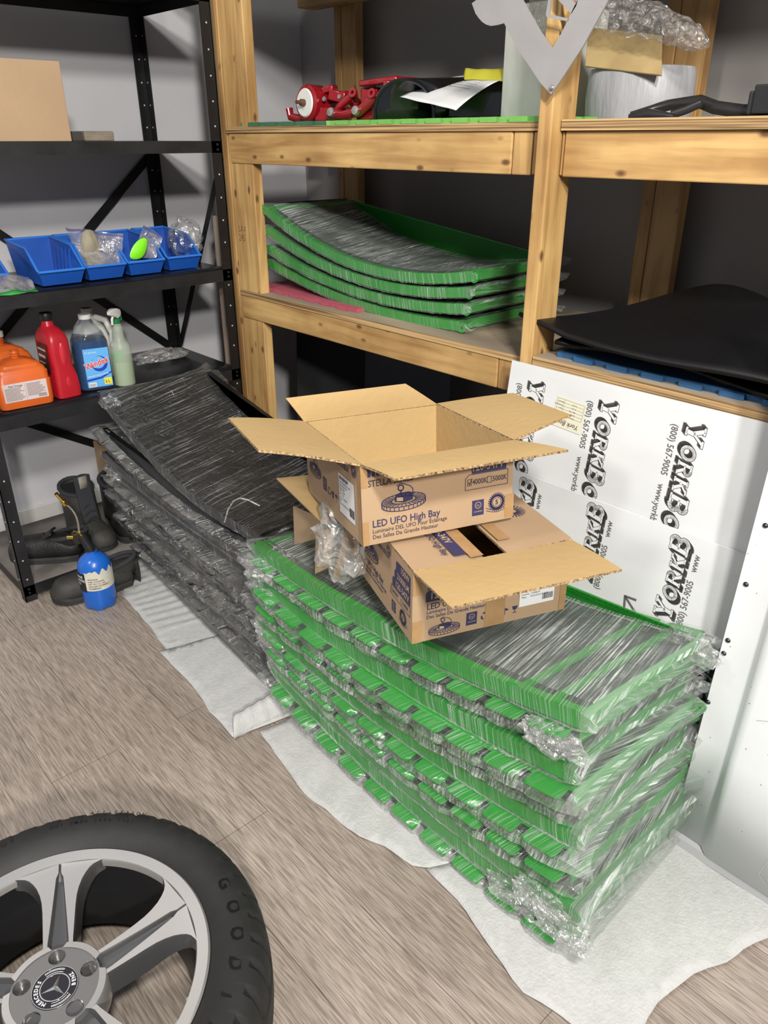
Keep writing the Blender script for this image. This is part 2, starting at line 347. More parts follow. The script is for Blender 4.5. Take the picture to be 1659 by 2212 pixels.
for z0, th in ((1.93, .034), (1.487, .036), (1.058, .04), (.679, .042), (.062, .038)):
    dirty = z0 < .1
    b = MB(); sag = .006 if z0 == 1.058 else 0
    def fz(u, v): return (XB+.004+(XF-XB-.006)*v, YL+.003+(YR-YL-.006)*u, z0-sag*math.sin(PI*u))
    b.sheet(fz, 12, 6)
    sh = b.build('shelf', mat('shelf_top_grimy', (.16, .145, .13), .7, var=.5, vs=9) if dirty else mat('shelf_top', (.011, .011, .014), .30, var=.5, vs=10, bump=.04, bs=60), ms, solid=.002)
    e = MB()
    for xx in (XF-.001, XB+.003):
        e.loft([[(xx-.002, YL+.003+(YR-YL-.006)*i/12, z0+.001-sag*math.sin(PI*i/12)), (xx+.001, YL+.003+(YR-YL-.006)*i/12, z0+.001-sag*math.sin(PI*i/12)),
                 (xx+.001, YL+.003+(YR-YL-.006)*i/12, z0-th-sag*.6*math.sin(PI*i/12)), (xx-.002, YL+.003+(YR-YL-.006)*i/12, z0-th-sag*.6*math.sin(PI*i/12))] for i in range(13)])
    for yy in (YL+.003, YR-.005): e.box((XB+.003, yy, z0-th), (XF-.002, yy+.002, z0))
    e.build('shelf_edge', blkd, sh, smooth=0)
    bb = MB()
    for yy in (YL+.018, YR-.018):
        for dz in (-.01, -.026): bb.lathe([(0, .004), (.004, .0035), (.005, 0)], 8, Matrix.Translation((XF+.001, yy, z0+dz)) @ Matrix.Rotation(PI/2, 4, 'Y'))
    bb.build('bolt', bolt, ms)
def bar(p, q, w, t, nrm, name, parent, m):
    p, q, n = Vector(p), Vector(q), Vector(nrm); d = (q-p).normalized(); s = d.cross(n).normalized()*w/2; n = n.normalized()*t/2
    MB().hexa([p-s-n, p+s-n, p+s+n, p-s+n, q-s-n, q+s-n, q+s+n, q-s+n]).build(name, m, parent, smooth=0)
for p, q in ((( -3.10, 1.575, 1.44), (-3.10, .63, .62)), ((-3.108, .63, 1.45), (-3.108, 1.575, .665)), ((-3.108, .64, .64), (-3.108, 1.57, .07))):
    bar(p, q, .032, .003, (1, 0, 0), 'cross_brace', ms, blk)
bar((-2.60, 1.589, 1.44), (-3.06, 1.589, .70), .026, .003, (0, 1, 0), 'cross_brace', ms, blk)
# ------------------------------------------------------------------ lumber rack
wx, wy, wz = wood('lumber_x', 0), wood('lumber_y', 1), wood('lumber_z', 2)
wz2 = wood('lumber_z_shaded', 2, (.50, .30, .12), (.33, .18, .06)); pe = plyedge('plywood_edge')  # darker lumber copy, shade on rear and outer posts put into the colour
plytop = mat('plywood_face_dirty', (.36, .29, .21), .7, var=.45, vs=7, col2=(.19, .15, .11), bump=.1, bs=80, stretch=(.3, 1, 1))
wr = empty('lumber_rack', (-1.1, 1.95, 0), 'pine lumber storage rack with plywood decks along the back wall', 'rack')
def lum(lo, hi, m, name='beam', bev=.003): return MB().box(lo, hi).build(name, m, wr, bevel=bev, smooth=0)
YF = 1.6
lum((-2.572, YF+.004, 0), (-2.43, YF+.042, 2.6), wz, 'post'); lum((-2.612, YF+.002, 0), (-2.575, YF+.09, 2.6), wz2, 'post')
lum((-1.2, 1.56, 0), (-1.162, 1.649, 2.6), wz, 'post')
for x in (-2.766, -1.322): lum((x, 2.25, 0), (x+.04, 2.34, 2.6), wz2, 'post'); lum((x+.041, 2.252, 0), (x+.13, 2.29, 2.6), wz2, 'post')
for x0, x1, z0, z1 in ((-2.556, -1.303, 1.418, 1.513), (-1.151, .9, 1.418, 1.513), (-2.556, -1.303, .883, .966)):
    lum((x0, YF, z0), (x1, YF+.038, z1), wx)
for x0, x1, z0, z1 in ((-1.3, -1.243, 1.418, 1.513), (-1.24, -1.2, 1.42, 1.512), (-1.16, -1.154, 1.42, 1.512), (-1.3, -1.214, .883, .966)):
    lum((x0, YF+.001, z0), (x1, YF+.039, z1), wz, 'blocking')
for z0, z1 in ((1.418, 1.513), (.883, .966)): lum((-2.9, 2.21, z0), (.9, 2.248, z1), wood('lumber_x_shaded', 0, (.45, .27, .11), (.30, .16, .05)), 'rear_beam')  # rear beams use a darker lumber colour that carries their shade
lum((-2.88, 2.16, 1.955), (-2.55, 2.249, 2.05), wx, 'rear_beam')
for z0, z1 in ((1.418, 1.513), (.883, .966)):
    lum((-2.6, YF+.1, z0), (-2.562, 2.2, z1), wy, 'side_beam'); lum((-1.11, YF+.12, z0), (-1.075, 2.2, z1), wy, 'side_beam')
def deck(x0, x1, y0, z0, z1):
    d = MB().box((x0, y0+.001, z0), (x1, 2.205, z1)).build('deck', [plytop], wr, smooth=0)
    MB().box((x0, y0-.001, z0), (x1, y0+.001, z1-.0004)).build('deck_edge', pe, d, smooth=0)
deck(-2.565, -1.203, 1.596, 1.5135, 1.532); deck(-1.158, .9, 1.592, 1.5135, 1.536)
deck(-2.556, -1.205, 1.598, .9665, .985); deck(-1.158, .9, 1.56, .9835, 1.006)
for yy in (YF, 2.21): lum((-2.9, yy, 2.02), (.9, yy+.038, 2.115), wx)
deck(-2.9, .9, 1.598, 2.116, 2.135)
# grade stamp on left post
F = Face((-2.55, YF+.004, 1.13), (1, 0, 0), (0, 0, 1)); ink = mat('stamp_ink', (.16, .09, .04), .8)
F.text('i', 'S-P-F', 0, .06, .03, sx=.8); F.text('i', '245', 0, .03, .035, sx=.8); F.out({'i': ink}, wr, {'i': 'stamp'})
# things standing in the gaps behind
b = MB().box((-2.72, 1.60, .3), (-2.655, 1.63, 1.235)).build('plywood_offcut', mat('offcut_tan', (.30, .23, .18), .7, var=.2), bevel=.002)
tag(b, 'narrow tan plywood offcut standing upright behind the right post of the black shelving', 'board')
dk = mat('dark_board', (.012, .012, .013), .6, var=.3); gy = mat('grey_board', (.075, .08, .09), .5, var=.15)
def lean(name, pts, th, m, lab, cat):
    p = [Vector(q) for q in pts]; n = (p[1]-p[0]).cross(p[3]-p[0]).normalized()*th
    o = MB().hexa(p+[q+n for q in p]).build(name, m, bevel=.002, smooth=0); tag(o, lab, cat); return o
lean('black_board', [(-2.62, 1.9, .986), (-2.62, 2.2, .986), (-2.66, 2.2, 1.27), (-2.66, 1.9, 1.27)], .02, dk, 'black board standing on edge on the middle deck behind the green packs', 'board')
lean('black_sheet', [(-2.62, 1.86, 0), (-2.28, 2.1, 0), (-2.28, 2.14, .87), (-2.62, 1.9, .87)], .015, dk, 'black sheet leaning under the middle deck beside the left lumber post', 'sheet')
lean('grey_sheet', [(-2.34, 2.0, 0), (-1.98, 2.13, 0), (-1.98, 2.17, .85), (-2.34, 2.04, .85)], .012, gy, 'slate grey sheet leaning under the middle deck next to the black sheet', 'sheet')
# ------------------------------------------------------------------ printed composite panels
pw = mat('panel_film_white', (.66, .67, .68), .33, var=.12, vs=5, bump=.02, bs=30, stretch=(.6, .6, 1.6))
pk = mat('panel_print_dark', (.115, .11, .105), .5)
KN = .127; up = Vector((0, KN, 1)).normalized(); nn = Vector((0, -1, KN)).normalized()
def panel(name, x0, x1, h, yb, lab):
    o = Vector((x0, yb, 0)); t = empty(name, ((x0+x1)/2, yb, 0), lab, 'panel')
    bk = Vector((0, .004, 0)); a = o; b = Vector((x1, yb, 0)); c = b+up*h; d = o+up*h
    MB().hexa([a, b, b+bk, a+bk, d, c, c+bk, d+bk]).build('sheet', pw, t, smooth=0); return t, Face(o, (1, 0, 0), up, .0006)
def strokes(ch):
    """slab-serif letter strokes in a unit box: lists of (points, width)"""
    A = lambda cx, cy, rx, ry, a, b, n=14: [(cx+rx*math.cos(R(a+(b-a)*i/n)), cy+ry*math.sin(R(a+(b-a)*i/n))) for i in range(n+1)]
    return {'Y': [([(.16, .95), (.48, .42)], .2), ([(.84, .95), (.5, .45)], .12), ([(.5, .5), (.5, .05)], .2), ([(.0, .95), (.36, .95)], .1), ([(.66, .95), (1., .95)], .1), ([(.3, .05), (.7, .05)], .1)],
            'O': [(A(.48, .5, .36, .42, 0, 360, 26), .2)],
            'R': [([(.2, .05), (.2, .95)], .2), ([(.04, .95), (.55, .95)], .12), (A(.52, .73, .24, .2, 90, -90), .17), ([(.2, .52), (.55, .52)], .1), ([(.5, .5), (.82, .06)], .2), ([(.04, .05), (.38, .05)], .1), ([(.7, .05), (.98, .05)], .1)],
            'K': [([(.2, .05), (.2, .95)], .2), ([(.04, .95), (.38, .95)], .1), ([(.04, .05), (.38, .05)], .1), ([(.25, .42), (.78, .94)], .12), ([(.42, .6), (.82, .06)], .2), ([(.62, .95), (.96, .95)], .1), ([(.66, .05), (1, .05)], .1)],
            'B': [([(.2, .05), (.2, .95)], .22), ([(.03, .95), (.55, .95)], .1), (A(.54, .74, .22, .21, 90, -90), .18), ([(.2, .52), (.55, .52)], .1), (A(.54, .28, .26, .23, 90, -90), .2), ([(.03, .05), (.55, .05)], .1)],
            'N': [([(.18, .05), (.18, .95)], .15), ([(.18, .92), (.8, .08)], .2), ([(.82, .05), (.82, .95)], .13), ([(0, .95), (.26, .95)], .1), ([(.66, .95), (1, .95)], .1), ([(.02, .05), (.36, .05)], .1)],
            'D': [([(.2, .05), (.2, .95)], .22), ([(.03, .95), (.5, .95)], .11), ([(.03, .05), (.5, .05)], .11), (A(.46, .5, .36, .45, 90, -90, 18), .22)]}[ch]
def logo(F, org, d, n0, n1, H, clip=None):
    """YORKBOND in outlined shadowed italic capitals; d reading direction, n up direction in face coords"""
    s = 0
    for i, ch in enumerate('YORKBOND'):
        if n0 <= i < n1:
            cap = 1.0 if ch in 'YB' else .76; w = cap*.98 if ch not in 'O' else .82
            for lay, (ex, col, offs) in enumerate(((.036, 'k', [(-q*.02, -q*.026) for q in range(8)]), (0, 'w', [(0, 0)]))):
                for dx, dy in offs:
                    for pts, wd in strokes(ch):
                        P = []
                        for (x, y) in pts:
                            X = s+x*w+y*cap*.18+dx; Y = y*cap+dy; P.append((org[0]+(d[0]*X-d[1]*Y)*H, org[1]+(d[1]*X+d[0]*Y)*H))
                        for k in range(len(P)-1):
                            a, b = Vector(P[k]), Vector(P[k+1]); t = (b-a).normalized()
                            e = ex if lay == 0 else 0; r = (wd*cap*.5+e*.75)*H; q = Vector((-t.y, t.x))*r
                            z = t*((e+(.03 if len(P) > 4 else 0))*H); F.poly(col, [tuple(a-z+q), tuple(a-z-q), tuple(b+z-q), tuple(b+z+q)], lay*.0004)
        s += (1.08 if ch in 'YB' else .84)
    return s
def fuv(F, px, py):
    p = atp(px, py, F.M.translation, Vector((F.M[0][2], F.M[1][2], F.M[2][2]))); l = F.M.inverted() @ p; return l.x, l.y
t, F = panel('printed_panel', -1.212, .35, .995, 1.4205, 'tall printed white composite panel leaning on the lumber rack with its text running downwards')
LH = .045
for px, py in ((1148, 818), (1303, 859), (1487, 908)):
    x, y = fuv(F, px, py); logo(F, (x, y), (0, -1), 0, 6, LH)
for px, py in ((1119, 826), (1271, 864), (1453, 914)):
    x, y = fuv(F, px, py); F.text('k', '(800) 567-9005    www.yorkbond.com', x, y, .0225, bold=.016, rot=-PI/2, sx=.84)
F.out({'k': pk, 'w': pw}, t, {'k': 'printed_lettering', 'w': 'lettering_fill'})
# paper sticker on that panel
lab = mat('paper_sticker', (.62, .60, .47), .6); lk = mat('label_ink', (.09, .085, .07), .7)
F2 = Face(F.M @ Vector((0, 0, .0012)), (1, 0, 0), up, .0004)
x0, y0 = fuv(F, 1190, 905); sx, sy = fuv(F, 1284, 908); c, s = math.cos(-.06), math.sin(-.06)
Q = lambda a, b: (x0+.005+a*c-b*s, y0+.0+a*s+b*c)
F2.poly('p', [Q(0, -.012), Q(.085, -.012), Q(.085, .062), Q(0, .062)])
for k in range(6): F2.line('k', [Q(.004, .058-k*.008), Q(.081, .058-k*.008)], .0006, .0003)
for a in (.004, .024, .081): F2.line('k', [Q(a, .058), Q(a, .018)], .0006, .0003)
for k, w in enumerate(('Brand:', 'Thickness:', 'Size:', 'Finish:', 'Color:')): F2.text('k', w, *Q(.022, .0525-k*.008), .006, rot=PI-.06, lift=.0003); F2.text('k', ('4 x 8', '4 mm', '48 x 96', 'Satin', 'White')[k], *Q(.06, .0525-k*.008), .006, rot=PI-.06, lift=.0003)
F2.text('k', 'York Bond', *Q(.078, .006), .016, bold=.02, shear=.3, rot=PI-.06, lift=.0003); F2.text('k', 'www.york.com', *Q(.04, .010), .006, rot=PI-.06, lift=.0003)
st = empty('paper_sticker', F.M @ Vector((x0+.04, y0+.02, 0)), 'small cream paper sticker with a table of lines on the tall printed panel', 'sticker')
F2.out({'p': lab, 'k': lk}, st, {'p': 'paper', 'k': 'printed_text'})
t, F = panel('printed_panel', -1.34, -.05, .722, 1.411, 'low printed white composite panel in front of the tall one with its text running upwards')
xa, ya = fuv(F, 1272, 1263); LL = 1.08*2+.84*3
for px, py in ((1272, 1263), (1448, 1345), (1128, 1200)):
    x, y = fuv(F, px, py); y = y if px != 1128 else ya; logo(F, (x, y), (0, 1), 0, 5, LH)
    F.text('k', '(800) 567-9005    www', x+.028, y-.002, .0225, bold=.016, rot=PI/2, sx=.84)
x, y = fuv(F, 1540, 1425); logo(F, (x, y-(LL+.84*3)*LH), (0, 1), 4, 8, LH)
for (px, py) in ((1361, 1303), (1538, 1388)):
    x, y = fuv(F, px, py); F.line('k', [(x+.022, y-.020), (x-.014, y+.010)], .006); F.line('k', [(x-.012, y-.016), (x-.016, y+.012), (x+.012, y+.014)], .006)
F.out({'k': pk, 'w': pw}, t, {'k': 'printed_lettering', 'w': 'lettering_fill'})
# ------------------------------------------------------------------ white sheet metal panel with screws, bottom right
wm = mat('white_enamel', (.70, .71, .73), .38, var=.06, vs=6, bump=.03, bs=12, spots=(38, .055, (.16, .15, .15)))
wt = empty('sheet_metal_panel', (-.1, 1.40, 0), 'white painted sheet metal panel with screwed edge flange leaning at the right', 'panel')
n2 = Vector((0, -1, .07)).normalized(); u2 = Vector((0, .07, 1)).normalized()
FM = frameM((-.502, 1.375, .012), (1, 0, 0), u2)
T = lambda a, b, c: FM @ Vector((a, b, c))
b = MB(); sec = [(0, -.014), (0, 0), (.062, 0), (.070, .003), (.078, .012), (.086, .018), (.098, .02), (1.0, .02)]
rings = [[T(a, h, c) for a, c in sec] for h in (.03, .3, .6, .9, 1.25)]
b.loft(rings, cap=False, closed=False); b.build('panel_face', wm, wt, solid=.0015)
MB().loft([[T(a, h, c) for a, h, c in ((x, 0, -.02), (x, .0, .012), (x, .026, .014), (x, .028, -.02))] for x in (0, 1.0)], cap=True).build('bottom_channel', mat('channel_grey', (.42, .42, .43), .4, var=.1), wt)
sc_ = mat('screw_dark', (.05, .05, .055), .35, metal=.8)
for px, py in ((1654, 1135), (1612, 1262), (1573, 1383), (1564, 1411), (1530, 1516), (1648, 1885)):
    p = atp(px, py, FM.translation, n2); l = FM.inverted() @ p
    M = FM @ Matrix.Translation((l.x if py < 1600 else l.x, l.y, .0012 if py < 1600 else .0145)); MB().lathe([(0, .003), (.002, .0035), (.0045, .002), (.0055, 0)], 12, M).build('screw', sc_, wt)
F = Face(FM @ Vector((0, 0, .0215)), (1, 0, 0), u2, .0003); ln = mat('scratch_line', (.40, .40, .42), .6)
for x0, y0, x1, y1 in ((.33, .07, .36, .24), (.36, .24, .372, .60), (.33, .07, .352, .055), (.24, .42, .30, .45)): F.line('l', [(x0-.13, y0), (x1-.13, y1)], .0012)
F.out({'l': ln}, wt, {'l': 'pressed_line'})
# ------------------------------------------------------------------ foam underlay sheets on the floor
foam = mat('foam_underlay', (.45, .45, .44), .75, var=.10, vs=60, bump=.25, bs=160)
def foamsheet(px, lab, z=.001, amp=.003, curl=None, wdir=(1, .2), wl=.05):
    P = [at(x, y, z=0) for x, y in px]; xs = [p.x for p in P]; ys = [p.y for p in P]
    bm = bmesh.new(); loops = [[Vector((p.x, p.y, 0)) for p in P]]
    # refine the outline so that the edge wavers
    Q = []
    for i, p in enumerate(P):
        q = P[(i+1) % len(P)]; n = max(1, int((q-p).length/.03))
        for k in range(n):
            w = p.lerp(q, k/n); o = noise.noise(w*14+Vector((z*99, 0, 0)))*.008; Q.append(Vector((w.x+o, w.y+o, 0)))
    vs = [bm.verts.new(q) for q in Q]; bm.faces.new(vs); bmesh.ops.triangulate(bm, faces=bm.faces)
    for _ in range(5):
        es = [e for e in bm.edges if e.calc_length() > .035]
        if not es: break
        bmesh.ops.subdivide_edges(bm, edges=es, cuts=1); bmesh.ops.triangulate(bm, faces=bm.faces)
    W2 = Vector((wdir[0], wdir[1], 0)).normalized()
    for v in bm.verts:
        v.co.z = z+amp*(.5+.5*math.sin(v.co.dot(W2)*2*PI/wl+2*noise.noise(v.co*5)))+.002*noise.noise(v.co*9)+.002
    mb = MB(); idx = {v: i for i, v in enumerate(bm.verts)}; mb.add([v.co for v in bm.verts], [[idx[v] for v in f.verts] for f in bm.faces]); bm.free()
    o = mb.build('foam_sheet', foam, solid=.0015, smooth=80); tag(o, lab, 'foam sheet', 'white foam sheets on the floor'); return o
foamsheet([(262, 1290), (300, 1325), (345, 1385), (376, 1424), (480, 1394), (600, 1500), (660, 1420), (430, 1180), (320, 1180), (285, 1235)], 'white foam sheet under the black packs beside the blue gas torch', .001, .004, wdir=(1, -.2), wl=.045)
foamsheet([(345, 1413), (480, 1375), (600, 1430), (690, 1480), (640, 1545), (506, 1598), (455, 1543), (402, 1472)], 'white foam sheet at the front corner of the black stack', .006, .002, wl=.09)
foamsheet([(560, 1584), (640, 1548), (760, 1540), (900, 1650), (1060, 1810), (1000, 1874), (935, 1880), (890, 1872), (830, 1832), (780, 1812), (725, 1772), (675, 1735), (620, 1668)], 'white foam sheet under the left half of the green floor stack', .002, .004, wdir=(1, .5), wl=.11)
foamsheet([(921, 1884), (1000, 1860), (1150, 1800), (1300, 1760), (1480, 1760), (1560, 1822), (1659, 1885), (1760, 1950), (1700, 2010), (1632, 2045), (1560, 2085), (1490, 2112), (1420, 2172), (1378, 2240), (1290, 2330), (1240, 2225), (1130, 2150), (1065, 2065), (1010, 1975)], 'large white foam sheet under the right half of the green floor stack', .007, .003, wdir=(1, .6), wl=.14)
b = MB(); P = [at(505, 1545, z=.045), at(505, 1597, z=.004), at(692, 1508, z=.004), at(648, 1462, z=.05)]
def fc(u, v):
    a = P[0].lerp(P[3], u); c = P[1].lerp(P[2], u); p = a.lerp(c, v); p.z += .018*math.sin(PI*v)+.002*math.sin(u*40); return p
b.sheet(fc, 30, 8); o = b.build('foam_sheet', foam, solid=.002, smooth=80); tag(o, 'curled white foam strip lifting off the floor between the black and green stacks', 'foam sheet', 'white foam sheets on the floor')
# ------------------------------------------------------------------ wrapped packs
grn = mat('green_paint', (.016, .25, .024), .32, var=.12, vs=9, spec=.5)
gin = mat('green_pack_core', (.06, .085, .07), .6, var=.4, vs=20)
bin_ = mat('black_pack_core', (.010, .010, .011), .5, var=.4, vs=20)
bpt = mat('black_paint_gloss', (.009, .009, .010), .28, var=.3, vs=20)
fgT = film('stretch_wrap_clear', (.74, .78, .75), thr=(.475, .64), op=.9, base=.075, scale=(230, 4), gloss=.10)
fgC = film('stretch_wrap_taut', (.70, .76, .71), thr=(.50, .68), op=.55, base=.03, scale=(260, 4), gloss=.10)
fgW = film('stretch_wrap_milky', (.74, .78, .75), thr=(.46, .63), op=.9, base=.06, scale=(210, 6), gloss=.16, wr=.7)
fgB = film('stretch_wrap_over_black', (.52, .52, .52), thr=(.52, .66), op=.75, base=.04, scale=(170, 4), gloss=.17, wr=1.0)  # bright streaks: milky stretch plus specular glints painted into the colour
fgB2 = film('stretch_wrap_over_black_creased', (.75, .75, .75), thr=(.55, .67), op=.8, base=.015, scale=(70, 12), gloss=.17, wr=1.2)  # sparse pale streaks also paint in the glints along creases
def pack(name, cx, cy, zf, L, Wd, t, flip, pm, core, fm, label, group, seed, tabn=10, rot=0.0, clumps=(), double=False, tilt=0):
    rr = random.Random(seed); sg = -1 if flip else 1
    c, s = math.cos(rot), math.sin(rot)
    def B(x, y, z):
        y = y*sg; return Vector((cx+x*c-y*s, cy+x*s+y*c, zf(x)+z-tilt*y))
    root = empty(name, B(0, 0, 0), label, 'wrapped pack', group)
    n = 24
    def strip(mb, x0, x1, sec, k=n, mi=0):
        mb.loft([[B(x0+(x1-x0)*i/k, y, z) for y, z in sec] for i in range(k+1)], True, mi)
    b = MB(); strip(b, -L/2+.006, L/2-.006, [(-Wd/2+.01, t*.3), (Wd/2-.004, t*.3), (Wd/2-.004, t*.62), (-Wd/2+.01, t*.62)]); b.build('core_panel', core, root)
    b = MB(); y0 = -Wd/2
    for dz, dy in ((0, 0), (-.026, .012)) if double else ((0, 0),):
        strip(b, -L/2, L/2, [(y0+dy, t*.08+dz), (y0+dy, t+dz), (y0+dy+.018, t+dz), (y0+dy+.018, t-.003+dz), (y0+dy+.003, t-.003+dz), (y0+dy+.003, t*.08+dz)])
    for e in (-1, 1):
        x = e*(L/2+.010); pts = [(x+.015*math.cos(2*PI*i/16), t*.38+.015*math.sin(2*PI*i/16)) for i in range(16)]
        hl = [(x+.005*math.cos(2*PI*i/10), t*.38+.005*math.sin(2*PI*i/10)) for i in range(10)]
        base = len(b.v); b.plate([pts, hl], .004)
        for i in range(base, len(b.v)): v = b.v[i]; b.v[i] = B(v.x, y0-.001+v.z, v.y)
    b.build('rail', pm, root, smooth=30)
    # toothed flange
    pts = []; yb = Wd/2-.02; y1 = Wd/2+.002; y2 = Wd/2+.034; p = L/tabn; g = .22*p
    for i in range(tabn):
        x = -L/2+i*p; r = .006
        pts += [(x+g/2, y1), (x+g/2, y2-r), (x+g/2+r, y2), (x+p-g/2-r, y2), (x+p-g/2, y2-r), (x+p-g/2, y1)]
    pts = [(-L/2, yb), (-L/2, y1)]+pts+[(L/2, y1), (L/2, yb)]
    loop = list(reversed(pts))
    for i in range(tabn*2): loop.insert(0, None) if 0 else None
    b = MB(); bot = [(-L/2+L*i/(tabn*2), yb) for i in range(1, tabn*2)]
    outline = [(-L/2, yb)]+bot+[(L/2, yb), (L/2, y1)]+list(reversed(pts[2:-2]))+[(-L/2, y1)]
    b.plate([outline], .0028)
    for i, v in enumerate(b.v): q = B(v.x, v.y, t-.003+v.z-max(0, v.y-Wd/2)*.18); b.v[i] = q
    b.build('toothed_flange', pm, root, smooth=30)
    for e in (-1, 1):
        b = MB(); x = e*(L/2-.004)
        b.loft([[B(x+dx, -Wd/2+.01+(Wd-.02)*i/6, z) for dx, z in ((-.0015, .002), (.0015, .002), (.0015, t*.98), (-.0015, t*.98))] for i in range(7)]); b.build('end_strip', pm, root, smooth=0)
    for x in (L*.36, L*.43):
        b = MB(); b.loft([[B(x+dx, -Wd/2+.02+(Wd-.03)*i/5, z) for dx, z in ((-.008, t*.66), (.008, t*.66), (.008, t*.86), (-.008, t*.86))] for i in range(6)]); b.build('cross_bar', pm, root, smooth=0)
    # wrap
    sec = []
    yr = -Wd/2-.004
    for i in range(3): sec.append((yr-.001, -.0+t*i/2.0, 0))
    for i in range(1, 13): sec.append((yr+(Wd+.004)*i/12, t+.0035, 0))
    sec += [(Wd/2+.018, t+.003, .5), (Wd/2+.037, t+.000, 1), (Wd/2+.0365, t-.010, 1), (Wd/2+.032, t*.45, .8), (Wd/2+.026, -.002, .7), (Wd/2+.004, -.003, 0)]
    for i in range(1, 7): sec.append((Wd/2-(Wd+.0)*i/7, -.003, 0))
    per = [0]
    for i in range(1, len(sec)): per.append(per[-1]+math.hypot(sec[i][0]-sec[i-1][0], sec[i][1]-sec[i-1][1]))
    m = 78; b = MB(); rings = []; uv = []; off = rr.random()*20; ns = len(sec)
    ear = [rr.uniform(.004, .034) for _ in range(4)]
    for i in range(-2, m+3):
        q = min(max(i/m, 0), 1); x = -L/2+L*q; ex = 0; col = 1
        if i < 0: ex = i*.007; col = 1+i*.24
        if i > m: ex = (i-m)*.007; col = 1-(i-m)*.24
        ph = ((x+L/2)/p) % 1.0; intab = 1 if .12 < ph < .88 else 0
        ring = []
        for j, (y, z, w) in enumerate(sec):
            nz = noise.noise(Vector((x*16+off, y*16, z*30+seed)))
            nf = noise.noise(Vector((x*60+off, y*40, z*60+seed)))
            yy = y-(0 if intab else .011*w)+.0035*nz*(1+1.5*w); zz = z+.0022*nf+(0 if intab else -.006*w)
            xe = ex
            if ex: e = ear[(0 if ex < 0 else 2)+(0 if y < 0 else 1)]*(abs(y)/(Wd/2))**3; xe += math.copysign(e*(abs(ex)/.014), ex)+.006*nf
            zc = t*.45+(zz-t*.45)*col
            ring.append(B(x+xe, yy*(1-.02*(1-col)), zc)); uv.append((x+off+xe, per[j]+seed*.37) if not ex else (z*1.3+xe+off, y+seed*.21))
        rings.append(ring)
    b.loft(rings, True); b.uv = uv; k = 0
    for i in range(len(rings)-1):
        for jj in range(ns):
            end = i < 2 or i > m+1
            b.m[k] = (2 if seed % 3 == 1 else 0 if seed % 3 == 0 else 1) if end else 2 if 17 <= jj <= 19 else 1 if jj in (0, 1, 2, 14, 15, 16) else 0
            k += 1
    b.m[-1] = b.m[-2] = 1
    wo = b.build('plastic_wrap', fm, root, smooth=60)
    for e, yy in clumps:
        b = MB(); c0 = B(e*(L/2-.01), yy, t*.4); nu, nv = 26, 16; vs = []
        for i in range(nu):
            for jj in range(nv+1):
                a, q = 2*PI*i/nu, PI*jj/nv; d = Vector((math.cos(a)*math.sin(q), math.sin(a)*math.sin(q), math.cos(q)))
                kk = 1+.6*noise.noise(d*2.6+Vector((seed*3.1, 0, e)))+.35*abs(noise.noise(d*8+Vector((0, seed*1.7, 0)))); vs.append(c0+Vector((d.x*.058, d.y*.024, d.z*.022))*kk)
        b.add(vs, [(i*(nv+1)+jj, ((i+1) % nu)*(nv+1)+jj, ((i+1) % nu)*(nv+1)+jj+1, i*(nv+1)+jj+1) for i in range(nu) for jj in range(nv)])
        b.build('loose_wrap', clearfilm('loose_wrap_film', (.8, .81, .8), .10, .22, 26, .9), root, smooth=25)
    return root
def curve3(l, mid, r, h):
    a = (l+r)/2-mid; bb = (r-l)/2
    return lambda x: mid+bb*(x/h)+a*(x/h)**2
ORD = ['bottom', 'second from the bottom', 'third from the bottom', 'fourth from the bottom', 'fifth from the bottom', 'sixth from the bottom', 'sixth from the top', 'fifth from the top', 'fourth from the top', 'third from the top', 'second from the top', 'topmost']
# green floor stack: bottom to top
GL = [.070, .125, .150, .195, .245, .275, .325, .385, .405, .460, .495]
GM = [.004, .053, .100, .147, .196, .243, .292, .341, .390, .440, .492]
GR = [.012, .080, .126, .190, .250, .292, .352, .405, .447, .515, .562]
GT = [1, 0, 0, 1, 1, 0, 1, 1, 0, 1, 0]
for i in range(11):
    o = [j for j in range(12) if j != 5][i]
    j = rnd.uniform(-.013, .013)
    pack('green_wrapped_pack', -1.03+rnd.uniform(-.016, .016)+(.035 if i < 4 else 0), 1.187+j-.022*i/10, curve3(GL[i]-.012*i/10, GM[i]-.012*i/10, GR[i]-.012*i/10, .5), 1.0, .45, .040, bool(GT[i]), grn, gin, [fgT, fgC, fgW],
         'green framed panel in clear stretch wrap, %s in the green floor stack' % ORD[o], 'green wrapped panels stacked on the floor', 11+i, rot=rnd.uniform(-.012, .012), tilt=.12*i/10, clumps={1: ((1, -.235), (.75, -.235)), 2: ((.9, -.235),), 4: ((-.98, .235),), 8: ((-.98, -.22),), 9: ((.95, .25), (-.96, .25)), 10: ((-.9, -.2), (.99, .2))}.get(i, ()))
